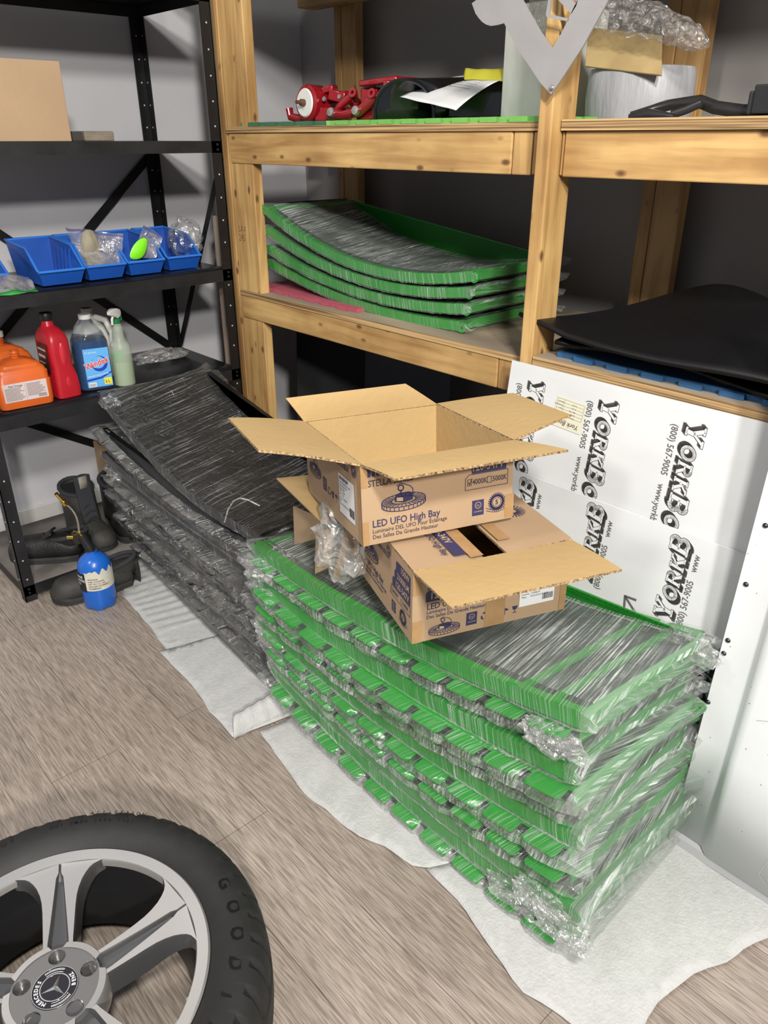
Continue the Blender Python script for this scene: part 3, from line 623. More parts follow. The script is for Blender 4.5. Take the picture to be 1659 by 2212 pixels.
# black floor stack
BL = [.012, .05, .09, .13, .17, .215, .26, .315, .37, .43, .525, .668]
BM_ = [.012, .052, .094, .136, .178, .220, .262, .304, .346, .388, .432, .505]
BR = [.012, .054, .096, .138, .180, .222, .264, .306, .348, .390, .434, .487]
BT = [0, 1, 0, 1, 1, 0, 1, 1, 0, 0, 1, 0]
for i in range(12):
    top = i == 11
    pack('black_wrapped_pack', -2.095 if top else -2.135+rnd.uniform(-.02, .02)+(.045 if i < 3 else 0), 1.225 if top else 1.262-.003*i+rnd.uniform(-.012, .012), curve3(BL[i], BM_[i], BR[i], .485 if top else .52), .965 if top else 1.03, .43 if top else .45, .034, bool(BT[i]), bpt, bin_, [fgB, fgB, fgB2],
         'black framed panel in stretch wrap, %s in the black floor stack' % ORD[i], 'black wrapped panels stacked on the floor', 41+i, rot=0 if top else rnd.uniform(-.012, .012)-.07*(1-i/11), clumps={0: ((.97, .22),), 1: ((.98, -.22),), 3: ((.98, .22),), 5: ((.97, -.22),), 8: ((-.96, -.22),), 9: ((-.97, .2),), 10: ((.93, .23), (-.97, .22)), 11: ((-.97, -.2),)}.get(i, ()))
ribm = clearfilm('film_ribbon', (.85, .85, .85), .5, .3, 30)
for L_ in ([(485, 1128), (493, 1100), (505, 1082), (518, 1076), (536, 1080), (560, 1092)], [(512, 1300), (505, 1270), (508, 1250), (530, 1262), (560, 1275), (580, 1300), (590, 1345), (600, 1395)]):
    o = MB().tube([at(x, y, y=1.005) for x, y in L_], .0022, 6).build('film_strand', ribm, smooth=60); tag(o, 'loose twisted strand of clear film hanging off the %s of the black stack' % ('upper right front' if L_[0][0] == 485 else 'lower right front'), 'plastic film')
# green packs on the middle deck
SL = [1.075, 1.130, 1.195, 1.268]; SM = [.990, 1.030, 1.074, 1.116]; SR = [.992, 1.045, 1.095, 1.142]
for i in range(4):
    pack('green_wrapped_pack', -1.985+.012*i, 1.875-.006*i, curve3(SL[i], SM[i], SR[i], .5), .94, .41, .031, False, grn, gin, [fgT, fgC, fgW],
         'green wrapped panel on the middle wooden deck, %s of four' % ('bottom', 'second from the bottom', 'third from the bottom', 'topmost')[i], 'green wrapped panels on the middle deck', 71+i, rot=rnd.uniform(-.01, .01)+.012*i)
# ------------------------------------------------------------------ cardboard
cin = mat('cardboard_inside', (.44, .30, .135), .75, var=.07, vs=6, bump=.12, bs=55, stretch=(1, 1, 1))
cout = mat('cardboard_outside', (.39, .265, .16), .7, var=.08, vs=7, bump=.05, bs=60)
ced = mat('cardboard_cut_edge', (.50, .34, .17), .85, var=.75, vs=190, col2=(.05, .03, .015))
tape = mat('packing_tape', (.40, .24, .11), .22, var=.2, vs=20, bump=.06, bs=60)
inkb = mat('navy_print', (.030, .028, .085), .6); inkt = mat('text_print', (.045, .035, .045), .6); kraft = mat('reversed_print', (.50, .34, .20), .7)
lbw = mat('label_white', (.72, .72, .72), .4)
def flap(parent, p, q, d, curl=0, name='flap', th=.005, flare=0):
    p, q, d = Vector(p), Vector(q), Vector(d); n = (q-p).cross(d).normalized()
    if n.z < 0: n = -n
    e = (q-p).normalized(); b = MB(); k = 8
    def pt(u, v, s):
        a = p.lerp(q, u); a = a+d*v+e*((u-.5)*2*flare*v); return a+n*(curl*math.sin(v*PI*.5)+s*th/2)
    top = [[pt(u/k, v/k, 1) for v in range(k+1)] for u in range(k+1)]; bot = [[pt(u/k, v/k, -1) for v in range(k+1)] for u in range(k+1)]
    g = lambda A: [x for r in A for x in r]
    b.add(g(top)+g(bot), []); N = (k+1)**2; I = lambda u, v, s: u*(k+1)+v+s*N
    for u in range(k):
        for v in range(k):
            b.f.append([I(u, v, 0), I(u+1, v, 0), I(u+1, v+1, 0), I(u, v+1, 0)]); b.m.append(0)
            b.f.append([I(u, v, 1), I(u, v+1, 1), I(u+1, v+1, 1), I(u+1, v, 1)]); b.m.append(1)
    for w in range(k):
        for A in ((I(w, 0, 0), I(w+1, 0, 0), I(w+1, 0, 1), I(w, 0, 1)), (I(w, k, 0), I(w+1, k, 0), I(w+1, k, 1), I(w, k, 1)), (I(0, w, 0), I(0, w+1, 0), I(0, w+1, 1), I(0, w, 1)), (I(k, w, 0), I(k, w+1, 0), I(k, w+1, 1), I(k, w, 1))):
            b.f.append(list(A)); b.m.append(2)
    return b.build(name, [cin, cout, ced], parent, smooth=30)
def carton(name, A, D, Cc, Bc, h, upv, lab, cat='cardboard box'):
    """A near corner, then right, back and left bottom corners"""
    pts = [Vector(v) for v in (A, D, Cc, Bc)]; up_ = Vector(upv).normalized()*h; cen = sum(pts, Vector())/4
    root = empty(name, cen, lab, cat); b = MB(); th = .005
    inn = [p+(cen-p).normalized()*th*1.5 for p in pts]
    o0, o1 = pts, [p+up_ for p in pts]; i0, i1 = [p+up_.normalized()*th for p in inn], [p+up_ for p in inn]
    v = o0+o1+i0+i1; f = []; 
    for k in range(4):
        l = (k+1) % 4
        b2 = [(k, l, l+4, k+4), (l+8, k+8, k+12, l+12), (k+4, l+4, l+12, k+12)]
        for j, q in enumerate(b2): f.append((q, (1, 0, 2)[j]))
    f += [((3, 2, 1, 0), 1), ((8, 9, 10, 11), 0)]
    for q in v: b.v.append(q)
    for q, mi in f: b.f.append(list(q)); b.m.append(mi)
    b.build('body', [cin, cout, ced], root, smooth=0)
    return root, o0, o1, up_.normalized()
def lampdraw(F, k, x, y, s):
    """line drawing of a round finned high bay lamp"""
    for r in (1, .55): F.ring(k, x, y, s*r, s*.035, sy=.30)
    F.ring(k, x, y-s*.17, s, s*.04, a0=180, a1=360, sy=.30)
    for i in range(26):
        a = 2*PI*i/26; F.line(k, [(x+s*.56*math.cos(a), y+s*.17*math.sin(a)), (x+s*.97*math.cos(a), y+s*.29*math.sin(a))], s*.035)
    for i in range(15):
        a = PI+PI*i/14; F.line(k, [(x+s*math.cos(a), y+s*.3*math.sin(a)), (x+s*math.cos(a), y-s*.17+s*.3*math.sin(a))], s*.035)
    F.poly(k, [(x-s*.42, y-.02*s), (x-s*.38, y+.26*s), (x-.2*s, y+.34*s), (x+.25*s, y+.34*s), (x+.42*s, y+.24*s), (x+.42*s, y-.04*s), (x, y-.12*s)])
    F.poly('l', [(x-s*.32, y+.0*s), (x-s*.32, y+.16*s), (x-.04*s, y+.12*s), (x-.04*s, y-.04*s)], .0003)
    F.ring(k, x-.12*s, y+.55*s, s*.12, s*.05); F.line(k, [(x-.12*s, y+.34*s), (x-.12*s, y+.45*s)], s*.06)
    F.line(k, [(x-.3*s, y+.66*s), (x-.1*s, y+.76*s), (x+.3*s, y+.58*s), (x+.42*s, y+.44*s), (x+.44*s, y+.2*s)], s*.04)
def seal(F, k, x, y, s):
    for i in range(28):
        a = 2*PI*i/28; F.line(k, [(x+s*.9*math.cos(a), y+s*.9*math.sin(a)), (x+s*1.02*math.cos(a), y+s*1.02*math.sin(a))], s*.12)
    F.ring(k, x, y, s*.74, s*.26); F.ring(k, x, y, s*.5, s*.06); F.text(k, '5', x-s*.2, y-s*.26, s*.75, bold=.03)
    F.line(k, [(x-1.3*s, y-.5*s), (x-.8*s, y-.75*s), (x, y-.9*s), (x+.8*s, y-.75*s), (x+1.3*s, y-.5*s)], s*.07); F.line(k, [(x-1.25*s, y-.8*s), (x-.7*s, y-1.02*s), (x, y-1.15*s), (x+.7*s, y-1.02*s), (x+1.25*s, y-.8*s)], s*.07)
def ul(F, k, x, y, s):
    F.rect(k, x, y, x+s*.8, y+s); F.ring('l', x+s*.4, y+s*.66, s*.2, s*.04, .0003); F.text('l', 'UL', x+s*.28, y+s*.58, s*.2, lift=.0003); F.text('l', 'CLASSIFIED', x+s*.1, y+s*.22, s*.12, lift=.0003)
def icons(F, k, x, y, s):
    for i in range(3):
        a = PI/2+i*2*PI/3; F.line(k, [(x+s*.45*math.cos(a+.5), y+s*.45*math.sin(a+.5)), (x+s*.48*math.cos(a), y+s*.48*math.sin(a)), (x+s*.42*math.cos(a-.6), y+s*.42*math.sin(a-.6))], s*.2)
    x += s*1.35; F.line(k, [(x-s*.4, y+s*.4), (x-s*.35, y-.05*s), (x-.1*s, y-s*.2), (x-.1*s, y-s*.5)], s*.14); F.line(k, [(x+s*.4, y+s*.4), (x+s*.35, y-.05*s), (x+.1*s, y-s*.2), (x+.1*s, y-s*.5)], s*.14); F.ring(k, x, y+.22*s, s*.16, s*.1)
    x += s*1.35; F.poly(k, [(x-s*.5, y+s*.05), (x-.35*s, y+.32*s), (x, y+.45*s), (x+.35*s, y+.32*s), (x+s*.5, y+s*.05)]); F.line(k, [(x, y+.05*s), (x, y-.5*s)], s*.08)
    x += s*1.35; F.poly(k, [(x-s*.4, y+s*.45), (x-.25*s, y+.0*s), (x, y-.12*s), (x+.25*s, y+.0*s), (x+s*.4, y+s*.45)]); F.line(k, [(x, y-.1*s), (x, y-.45*s)], s*.09); F.line(k, [(x-.25*s, y-.47*s), (x+.25*s, y-.47*s)], s*.09)
def sun(F, k, x, y, s, sy=1):
    for i in range(22):
        a = 2*PI*i/22; F.line(k, [(x+s*.35*math.cos(a), y+s*.35*sy*math.sin(a)), (x+s*math.cos(a), y+s*sy*math.sin(a))], s*.09)
def banner(F, x0, y0, x1, y1, t, sz):
    c = (y1-y0)*.3; F.poly('b', [(x0, y0), (x1, y0), (x1, y1), (x0+c, y1), (x0+c*.3, y1-c*.3), (x0, y1-c)]); F.text('l', t, x1-.006, y0+(y1-y0)*.22, sz, bold=.012, align='RIGHT', sx=.85, lift=.0003)
def biglabel(F, x, y, w, h, title, lines):
    F.rect('p', x, y, x+w, y+h, .0004); F.text('t', title, x+.05*w, y+h-.011, .010, bold=.03, lift=.0008, sx=.8)
    for i, l in enumerate(lines): F.text('t', l, x+.05*w, y+h-.019-i*.0068, .0062, lift=.0008, sx=.9)
    q = random.Random(3)
    xx = x+w*.66
    while xx < x+w*.95: d = q.choice((.0006, .001, .0016)); F.rect('t', xx, y+.12*h, xx+d, y+.34*h, .0008); xx += d+q.choice((.0007, .0012))
MT = {'b': inkb, 't': inkt, 'l': kraft, 'p': lbw}; NM = {'b': 'navy_printing', 't': 'printed_text', 'l': 'reversed_lettering', 'p': 'shipping_label'}
# lower open box
LA, LD = Vector((-.886, .880, .602)), Vector((-.760, 1.206, .602)); e1 = (LD-LA); eL = e1.length
side = Vector((-e1.y, e1.x, 0)).normalized()*.345; LC, LB = LD+side, LA+side
root, o0, o1, u_ = carton('cardboard_box', LA, LD, LC, LB, .163, (0, 0, 1), 'lower printed cardboard box on the green stack with its front flap folded out')
f = e1.normalized(); outw = Vector((f.y, -f.x, 0))
flap(root, o1[0], o1[1], outw*.160+Vector((0, 0, .012)), curl=.006)
fl = flap(root, o1[3]+Vector((0, 0, .002)), o1[0]+Vector((0, 0, .002)), -side.normalized().cross(Vector((0, 0, 1)))*-.150 if 0 else f*.150, curl=-.004)
fr = flap(root, o1[1]+Vector((0, 0, .003)), o1[2]+Vector((0, 0, .003)), -f*.150, curl=-.003)
flap(root, o1[2], o1[3], -outw*.10+Vector((0, 0, -.12)), curl=0)
for q in (fl, fr): q.data.materials[0], q.data.materials[1] = cout, cout
F = Face(o0[0], f, (0, 0, 1))
banner(F, .032, .117, .115, .139, '21000LM', .020); banner(F, .028, .090, .115, .115, '120-347V', .022)
F.text('b', 'LED UFO High Bay', .030, .072, .0195, bold=.014, sx=.85); F.text('b', 'Luminaire DEL UFO Pour Éclairage', .030, .062, .0115, bold=.01, sx=.9); F.text('b', 'Des Salles De Grande Hauteur', .030, .051, .0115, bold=.01, sx=.9)
lampdraw(F, 'b', .070, .022, .034); ul(F, 'b', .118, .014, .030); icons(F, 'b', .160, .028, .017)
biglabel(F, .238, .030, .082, .066, 'LED HIGH BAY 150W', ['Input:     AC120-347V 50/60Hz', 'Power:    150W', 'CCT(K):   4000K', 'Lumens:  21000LM', 'Meas:     34.5x34.5x16.5CM'])
F.out(MT, root, NM)
F = Face(o0[3], -side, (0, 0, 1)); 
banner(F, .262, .125, .335, .146, '150W', .020); banner(F, .254, .103, .335, .124, '21000LM', .019); banner(F, .243, .080, .335, .102, '120-347V', .021)
F.line('b', [(.232, .056), (.335, .056), (.335, .078), (.237, .078)], .0014, closed=True); F.text('b', '✓4000K', .240, .063, .012, bold=.01, sx=.8); F.text('b', '5000K', .300, .063, .012, bold=.01, sx=.8); F.line('b', [(.288, .062), (.296, .062), (.296, .071), (.288, .071)], .001, closed=True); F.line('b', [(.238, .062), (.246, .062), (.246, .071), (.238, .071)], .001, closed=True)
ul(F, 'b', .240, .018, .026); seal(F, 'b', .300, .034, .017); lampdraw(F, 'b', .11, .095, .050)
F.text('b', 'LED UFO High Bay', .06, .050, .0195, bold=.014, sx=.85); F.text('b', 'Luminaire DEL UFO Pour Éclairage', .06, .037, .0115, bold=.01, sx=.9); F.text('b', 'Des Salles De Grande Hauteur', .06, .026, .0115, bold=.01, sx=.9); F.text('b', 'SÉRIE STELLA', .16, .128, .014, bold=.014, sx=.8); sun(F, 'b', .222, .147, .012)
F.out(MT, root, NM)
F = Face(o1[0]+Vector((0, 0, .0055)), f, Vector((0, 0, 1)).cross(f)); T2 = lambda *a, **k: F.text(*a, **k)
banner2 = F.poly('b', [(.095, .02), (.122, .02), (.122, .155), (.095, .155)]); T2('l', '120-347V', .101, .145, .022, bold=.012, rot=-PI/2, sx=.85, lift=.0004)
T2('b', 'LED UFO High Bay', .078, .16, .0195, bold=.014, rot=-PI/2, sx=.85)
F.poly('tp', [(.122, .003), (.150, .003), (.150, .12), (.122, .12)], .0002)
sun(F, 'b', .30, .155, .028); T2('b', 'SÉRIE STELLA', .262, .215, .018, bold=.014, rot=-PI/2, sx=.8)
F.poly('tp', [(.205, .045), (.232, .045), (.232, .12), (.205, .12)], .0002)
F.out({**MT, 'tp': tape}, root, {**NM, 'tp': 'packing_tape'})
for a, b_, w in ((LA, f, .020),):
    F = Face(LA, f, (0, 0, 1), .0009); F.rect('tp', 0, .0, .021, .05); F.rect('tp', 0, .11, .018, .163); F.rect('tp', .160, .0, .205, .07); F.rect('tp', .335, .0, .35, .09); F.out({'tp': tape}, root, {'tp': 'packing_tape'})
# upper open box (tips slightly down towards its left side)
UA, UD, UB = Vector((-1.006, .861, .779)), Vector((-.893, 1.176, .779)), Vector((-1.334, .976, .752)); UC = UD+(UB-UA)
upv = (UD-UA).cross(UB-UA).normalized()
root, o0, o1, u_ = carton('cardboard_box', UA, UD, UC, UB, .168, upv, 'upper printed cardboard box standing wide open with four flaps spread out')
f = (UD-UA).normalized(); s_ = (UB-UA).normalized(); outw = -s_
def toflap(p, q, a, b_, curl=0, z=.0):
    """flap between two rim corners reaching two outer corners"""
    p, q, a, b_ = map(Vector, (p, q, a, b_)); d = ((a-p)+(b_-q))/2; e = (q-p).normalized(); fl_ = ((b_-q)-(a-p)).dot(e)/2
    flap(root, p, q, d, curl, flare=fl_)
toflap(o1[0], o1[1], at(853, 1046, z=.945), at(1226, 982, z=.945), curl=.008)
toflap(o1[3], o1[0], at(485, 907, z=.955), at(567, 1003, z=.950), curl=.014)
toflap(o1[2], o1[3], at(882, 827, z=.985), at(607, 862, z=.965), curl=.01)
toflap(o1[1], o1[2], at(1262, 915, z=.955), at(1083, 849, z=.965), curl=.008)
F = Face(o0[0], f, upv)
F.text('b', 'LED UFO High Bay', .020, .036, .0212, bold=.016, sx=.88); F.text('t', 'Luminaire DEL UFO Pour Éclairage', .020, .0235, .0122, bold=.012, sx=.93); F.text('t', 'Des Salles De Grande Hauteur', .020, .0115, .0122, bold=.012, sx=.93)
lampdraw(F, 'b', .088, .083, .047); F.text('t', 'STELLA SERIES', .014, .121, .019, bold=.016, sx=.8)
for k in range(4): F.rect('b', .014+k*.009, .141, .0205+k*.009, .160)
banner(F, .238, .112, .318, .139, '120-347V', .0225)
F.line('t', [(.224, .079), (.322, .079), (.322, .111), (.232, .111), (.224, .103)], .0014, closed=True)
F.text('t', '4000K', .240, .089, .0165, bold=.016, sx=.78); F.text('t', '5000K', .286, .089, .0165, bold=.016, sx=.78)
for x in (.229, .2745): F.line('t', [(x, .088), (x+.009, .088), (x+.009, .101), (x, .101)], .0013, closed=True)
F.line('t', [(.231, .095), (.2335, .0905), (.239, .102)], .002)
ul(F, 'b', .240, .020, .034); seal(F, 'b', .298, .042, .0195)
F.rect('tp', 0, .0, .013, .05, .0001); F.rect('tp', 0, .12, .013, .168, .0001); F.rect('tp', .317, .003, .338, .055, .0001)
F.out({**MT, 'tp': tape}, root, {**NM, 'tp': 'packing_tape'})
F = Face(o0[3], -s_, upv)
F.text('b', 'LED UFO High Bay', .02, .143, .018, bold=.014, sx=.85, rot=-.0); F.text('b', 'Luminaire DEL UFO Pour Éclairage', .02, .130, .011, bold=.01, sx=.85); F.text('b', 'Des Salles De Grande Hauteur', .02, .119, .011, bold=.01, sx=.85)
lampdraw(F, 'b', .062, .075, .040); F.text('b', 'SÉRIE STELLA', .205, .133, .017, bold=.014, sx=.8); F.text('b', 'MAX', .245, .150, .020, bold=.03); sun(F, 'b', .312, .146, .015)
ul(F, 'b', .115, .045, .030); icons(F, 'b', .155, .052, .017)
biglabel(F, .222, .03, .090, .086, 'LED HIGH BAY', ['Model: UFO STELLA 150W', 'Input:  AC120-347V', 'Power: 150W', 'CCT:   4000K', 'CRI:   >80', 'Lumens: 21000LM', 'IP65', 'Meas: 34.5x34.5x16.5CM'])
F.rect('tp', .329, 0, .3455, .168, .0001)
F.out({**MT, 'tp': tape}, root, {**NM, 'tp': 'packing_tape'})
# loose cardboard insert and its bag
root = empty('cardboard_insert', (-1.33, 1.0, .56), 'loose folded cardboard insert standing at the left of the two boxes', 'cardboard insert')
def cardpiece(pts, th=.004, name='panel', m=None):
    p = [Vector(q) for q in pts]; n = (p[1]-p[0]).cross(p[3]-p[0]).normalized()*th
    return MB().hexa(p+[q+n for q in p]).build(name, m or cin, root, smooth=0)
cardpiece([at(597, 1033, z=.76), at(664, 1026, z=.765), at(770, 1105, z=.735), at(693, 1126, z=.72)], name='top_fold')
cardpiece([at(633, 1094, y=1.03), at(690, 1120, y=1.03), at(690, 1162, y=1.03), at(636, 1177, y=1.03)], name='side_fold', m=cout)
cardpiece([at(682, 1150, y=.97), at(720, 1140, y=.97), at(712, 1225, y=.97), at(680, 1240, y=.97)], name='tab', m=cout)
cardpiece([at(742, 1160, y=.95), at(756, 1165, y=.95), at(731, 1249, y=.95), at(719, 1247, y=.95)], name='tab', m=cout)
cardpiece([at(745, 1140, y=.97), at(775, 1170, y=.97), at(772, 1200, y=.97), at(735, 1195, y=.97)], name='tab', m=cout)
def crumple(name, c, rad, m, lab, cat, seed=1, amp=.35, freq=2.2, seg=(40, 24), M=None, group=None, flat=0):
    b = MB(); nu, nv = seg; vs = []
    for i in range(nu):
        for j in range(nv+1):
            a, p = 2*PI*i/nu, PI*j/nv; d = Vector((math.cos(a)*math.sin(p), math.sin(a)*math.sin(p), math.cos(p)))
            k = 1+amp*noise.noise(d*freq+Vector((seed*3.1, 0, 0)))+amp*.45*abs(noise.noise(d*freq*3.1+Vector((0, seed*1.7, 0))))
            q = Vector((d.x*rad[0], d.y*rad[1], d.z*rad[2]))*k
            if flat and q.z < -flat: q.z = -flat
            if M: q = M @ q
            vs.append(q+Vector(c))
    b.add(vs, [(i*(nv+1)+j, ((i+1) % nu)*(nv+1)+j, ((i+1) % nu)*(nv+1)+j+1, i*(nv+1)+j+1) for i in range(nu) for j in range(nv)])
    o = b.build(name, m, smooth=25); tag(o, lab, cat, group); return o
bagc = clearfilm('clear_bag', (.8, .79, .77), .16, .20, 22)
crumple('plastic_bag', at(738, 1165, y=.955), (.072, .05, .092), bagc, 'clear crumpled plastic bag printed in black draped over the cardboard insert', 'plastic bag', 5, .45, 2.4, M=Matrix.Rotation(.25, 3, 'Y'))
# ------------------------------------------------------------------ blue bins on the third shelf
ZB = 1.0585
blu = mat('blue_plastic', (.012, .085, .42), .38, var=.15, vs=10); blr = mat('blue_plastic_rim', (.03, .17, .62), .42)
def bin_tray(y0, y1, xf, z0, lab, d=.27, sc=1.0):
    root = empty('storage_bin', (xf-d/2, (y0+y1)/2, z0), lab, 'storage bin', 'blue storage bins on the black shelving')
    h1, h2, h3 = .046*sc, .112*sc, .125*sc; w = .012
    prof = [(0, h1), (-.012, h1+.004), (-.085, h2), (-d+.01, h3)]
    b = MB(); fr = .008
    L0 = lambda y, s: [(xf+0, y, z0+h1), (xf-.012, y, z0+h1+.004), (xf-.085, y, z0+h2), (xf-d, y, z0+h3), (xf-d+.02, y+s*w, z0+.001), (xf-.018, y+s*w, z0+.001)]
    A, B_ = L0(y0+.004, 1), L0(y1-.004, -1)
    b.add(A+B_, [(0, 1, 2, 3, 4, 5), (6, 7, 8, 9, 10, 11), (4, 5, 11, 10), (0, 5, 11, 6), (3, 4, 10, 9)])
    b.build('tray', blu, root, solid=.0028, smooth=0)
    r = MB(); P = [A[0], A[1], A[2], A[3], B_[3], B_[2], B_[1], B_[0]]
    P2 = [Vector(p)+Vector((.003 if i in (0, 7) else 0, 0, 0)) for i, p in enumerate(P)]; r.tube(P2+[P2[0]], .0045, 8); r.build('rim', blr, root)
    r = MB()
    for k in range(5):
        x = xf-.10-k*.032
        for y, s in ((y0+.004, 1), (y1-.004, -1)): r.hexa([(x, y+s*w, z0+.01), (x+.007, y+s*w, z0+.01), (x+.007, y+s*(w+.004), z0+.01), (x, y+s*(w+.004), z0+.01), (x, y+s*.001, z0+.10*sc), (x+.007, y+s*.001, z0+.10*sc), (x+.007, y+s*.005, z0+.10*sc), (x, y+s*.005, z0+.10*sc)])
    r.build('rib', blu, root, smooth=0); return root
bin_tray(.905, 1.063, -2.66, ZB, 'blue storage bin standing nearly empty, the tallest looking of the row')
bin_tray(1.068, 1.215, -2.67, ZB, 'blue storage bin holding a zip bag with a grey foam piece')
bin_tray(1.220, 1.365, -2.675, ZB, 'blue storage bin holding a lime green scoop in a bag')
bin_tray(1.378, 1.520, -2.685, ZB, 'blue storage bin at the right end with a crumpled clear bag')
bin_tray(.70, .86, -2.80, ZB, 'small blue storage bin at the left edge, set back behind the others', d=.22, sc=.7)
bagm = clearfilm('zip_bag', (.62, .60, .60), .20, .16, 16, .5); zipb = mat('zipper_purple', (.10, .10, .24), .4); zipg = mat('zipper_green', (.04, .30, .06), .4)
def zipbag(P, lab, zm, bulge=.02, seed=1, group=None, band=0):
    P = [Vector(p) for p in P]; c = sum(P, Vector())/4; root = empty('zip_bag', c, lab, 'zip bag', group); n = (P[1]-P[0]).cross(P[3]-P[0]).normalized()
    b = MB()
    for sg in (-1, 1):
        def f(u, v):
            p = P[0].lerp(P[1], u).lerp(P[3].lerp(P[2], u), v); return p+n*sg*(bulge*math.sin(PI*u)*math.sin(PI*min(1, v*1.1))+.0015)+n*.010*noise.noise(p*25+Vector((seed, 0, 0)))
        b.sheet(f, 18, 14)
    b.build('film', bagm, root, smooth=50)
    b = MB(); g = lambda u, v: P[0].lerp(P[1], u).lerp(P[3].lerp(P[2], u), v)
    for v0, v1 in ((.72, .74), (.80, 1.0)) if band else ((.90, .93), (.95, .965)):
        b.sheet(lambda u, v: g(u, v0+(v1-v0)*v)+n*.010*noise.noise(g(u, v0)*25+Vector((seed, 0, 0)))+n*(.003 if not band else -.0045), 18, 1)
        if band: b.sheet(lambda u, v: g(u, v0+(v1-v0)*v)+n*.010*noise.noise(g(u, v0)*25+Vector((seed, 0, 0)))+n*.0045, 18, 1)
    b.build('zipper', zm, root, solid=.002); return root
zipbag([at(178, 575, x=-2.70), at(262, 575, x=-2.70), at(266, 507, x=-2.74), at(140, 490, x=-2.80)], 'clear zip bag with purple zipper standing in the second full blue bin', zipb, .018, 2)
crumple('foam_piece', at(197, 538, x=-2.735), (.018, .032, .062), mat('foam_piece_grey', (.30, .27, .20), .8, var=.3, vs=20), 'grey beige curved foam piece inside the zip bag', 'foam piece', 9, .18, 1.6)
zipbag([at(285, 560, x=-2.72), at(338, 555, x=-2.72), at(352, 512, x=-2.73), at(310, 486, x=-2.80)], 'clear zip bag leaning behind the lime green scoop', zipb, .012, 4)
b = MB(); lp = [at(x, y, x=-2.695) for x, y in ((277, 556), (283, 536), (296, 518), (312, 511), (320, 516), (319, 535), (312, 553), (303, 561), (285, 562))]
ctr = sum(lp, Vector())/len(lp)+Vector((.012, 0, 0)); bk = ctr-Vector((.02, 0, 0))
b.add(lp+[ctr, bk], [(i, (i+1) % 9, 9) for i in range(9)]+[((i+1) % 9, i, 10) for i in range(9)])
o = b.build('scoop', mat('lime_plastic', (.22, .80, .02), .4), bevel=.002, smooth=80, sub=1); tag(o, 'lime green plastic scoop in the third blue bin', 'scoop')
crumple('plastic_bag', at(402, 520, x=-2.79), (.06, .06, .075), clearfilm('clear_bag_dark', (.45, .45, .46), .13, .16, 20), 'clear crumpled bag standing in the right end blue bin', 'plastic bag', 3, .4, 2.2)
zipbag([at(-30, 590, x=-2.70), at(62, 598, x=-2.72), at(84, 632, x=-2.615), at(-30, 652, x=-2.605)], 'clear zip bag with green zipper lying on the shelf in front of the bins', zipg, .010, 6, band=1)
# ------------------------------------------------------------------ bottles on the fourth shelf
ZS = .680
def rrect(w, d, r, n=4):
    out = []
    for cx, cy, a0 in ((w/2-r, d/2-r, 0), (-w/2+r, d/2-r, 90), (-w/2+r, -d/2+r, 180), (w/2-r, -d/2+r, 270)):
        out += [(cx+r*math.cos(R(a0+90*i/n)), cy+r*math.sin(R(a0+90*i/n))) for i in range(n+1)]
    return out
def bottle(secs, c, rot=0):
    """sections (z, w along x, d along y, corner radius, dx, dy)"""
    b = MB(); M = Matrix.Translation(c) @ Matrix.Rotation(rot, 4, 'Z')
    b.loft([[M @ Vector((x+(s[4] if len(s) > 4 else 0), y+(s[5] if len(s) > 5 else 0), s[0])) for x, y in rrect(s[1], s[2], min(s[3], s[1]/2-.0005, s[2]/2-.0005))] for s in secs]); return b
def cyl(c, r, h, seg=24, r2=None, M=None):
    r2 = r if r2 is None else r2; k = min(.0015, r*.2)
    return MB().lathe([(0, 0), (r-k, 0), (r, k), (r2, h-k), (r2-k, h), (0, h)], seg, Matrix.Translation(c) @ (M or Matrix()))
ora = mat('orange_plastic', (.62, .115, .018), .38, var=.08, vs=8); redp = mat('red_plastic', (.42, .012, .022), .35); wht = mat('white_plastic', (.62, .62, .60), .4); bkp = mat('black_plastic', (.015, .015, .016), .4)
labm = mat('label_printed', (.60, .52, .52), .5); inkr = mat('label_text_dark', (.12, .05, .05), .6)
